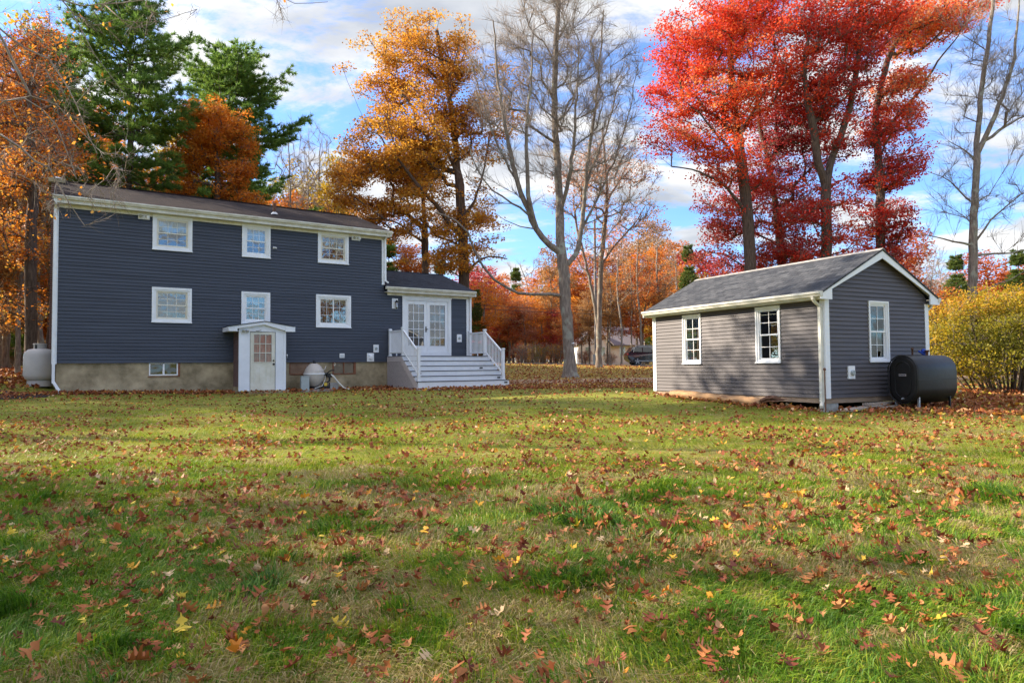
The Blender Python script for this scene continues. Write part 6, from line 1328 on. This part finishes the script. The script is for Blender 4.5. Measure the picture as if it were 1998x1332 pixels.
# ------------------------------------------------------------------ the parked car
def car():
    Y = 60.2; xl = (1219-999)*Y/F; t = thing('parked_car', 'black sport utility vehicle parked by the road behind the shed corner', 'car', (xl, Y, gz1(xl+2, Y)+.05), math.radians(3))
    L = 4.65; W2 = .92
    paint = mat('black_car_paint', (.008, .01, .016), .22, spec=.6, coat=.7)
    prof = [(.10, .55), (.06, .85), (.14, 1.08), (.32, 1.22), (.52, 1.58), (.95, 1.68), (1.7, 1.71), (2.3, 1.68), (2.75, 1.55), (3.25, 1.15), (3.4, 1.10), (4.2, 1.0), (4.55, .85), (4.65, .6), (4.6, .38), (4.25, .28)]
    def arch(cx, r): return [(cx+r*math.cos(a), .34+r*math.sin(a)) for a in np.linspace(-.15, math.pi+.15, 9)]
    low = [(4.25, .28)]+arch(3.75, .40)+[(3.2, .27), (1.5, .27)]+arch(.92, .40)+[(.4, .30)]
    poly = prof[:-1]+low; n = len(poly); b = MB()
    def inset(z): return 0.0 if z < 1.08 else .26*min(1, (z-1.08)/.6)
    v = [(x, -W2+inset(z)+(.10 if x < .3 or x > 4.4 else 0), z) for x, z in poly]+[(x, W2-inset(z)-(.10 if x < .3 or x > 4.4 else 0), z) for x, z in poly]
    b.add(v, [tuple(range(n)), tuple(range(2*n-1, n-1, -1))]+[(i, n+i, n+(i+1) % n, (i+1) % n) for i in range(n)]); body = b.build('body', paint, t)
    def sideq(pts, y_off=.006): return [(x, -W2+inset(z)-y_off, z) for x, z in pts]
    gl = glassmat('car_glass', (.008, .01, .012), .03, wav=0)
    for pts in ([(.62, 1.20), (.72, 1.52), (1.35, 1.60), (1.35, 1.16)], [(1.43, 1.16), (1.43, 1.60), (2.15, 1.59), (2.2, 1.14)], [(2.28, 1.14), (2.25, 1.58), (2.62, 1.50), (3.02, 1.16)]):
        b = MB(); q = sideq(pts); b.add(q+[(x, y+.01, z) for x, y, z in q], [(0, 1, 2, 3), (4, 7, 6, 5), (0, 3, 7, 4), (1, 5, 6, 2)]); b.build('side_window', gl, t)
    for cx in (.92, 3.75):
        for s in (-1, 1):
            y = s*(W2-.12)
            def wh(prof_, m, nm, par):
                b = MB(); k = 22; vv = []; ff = []
                for r, yy in prof_: vv += [(cx+r*math.cos(2*math.pi*j/k), y+s*yy, .35+r*math.sin(2*math.pi*j/k)) for j in range(k)]
                for i in range(len(prof_)-1):
                    for j in range(k): ff.append((i*k+j, i*k+(j+1) % k, (i+1)*k+(j+1) % k, (i+1)*k+j))
                ff.append(tuple(range((len(prof_)-1)*k, len(prof_)*k))); b.add(vv, ff); return b.build(nm, m, par)
            w = wh([(.35, -.1), (.36, 0), (.36, .1), (.33, .125), (.25, .125)], M['dark'], 'wheel', t)
            b = MB()
            for j in range(5):
                a = 2*math.pi*j/5+.3; b.beam((cx, y+s*.13, .35), (cx+.25*math.cos(a), y+s*.13, .35+.25*math.sin(a)), .075, .03, up=(0, 1, 0))
            b.build('rim', M['steel'], w)
    b = MB(); b.box(.9, 3.3, -W2-.012, -W2-.002, .36, .42); b.tube([(.75, -W2+.27, 1.72), (2.3, -W2+.27, 1.74)], .02, 6); b.tube([(.58, -W2+.05, 1.19), (.70, -W2+.2, 1.55), (1.4, -W2+.235, 1.63), (2.3, -W2+.235, 1.62), (2.7, -W2+.2, 1.52), (3.1, -W2+.03, 1.15)], .014, 6); b.build('chrome_trim', M['steel'], t)
    b = MB(); b.box(.06, .16, -W2+.06, -W2+.3, .92, 1.06); b.build('tail_light', mat('tail_light_red', (.35, .02, .02), .3), t)
    b = MB(); b.box(3.0, 3.15, -W2-.16, -W2+.02, 1.08, 1.2); b.build('mirror', paint, t)
car()
# mailbox-like white marker across the road
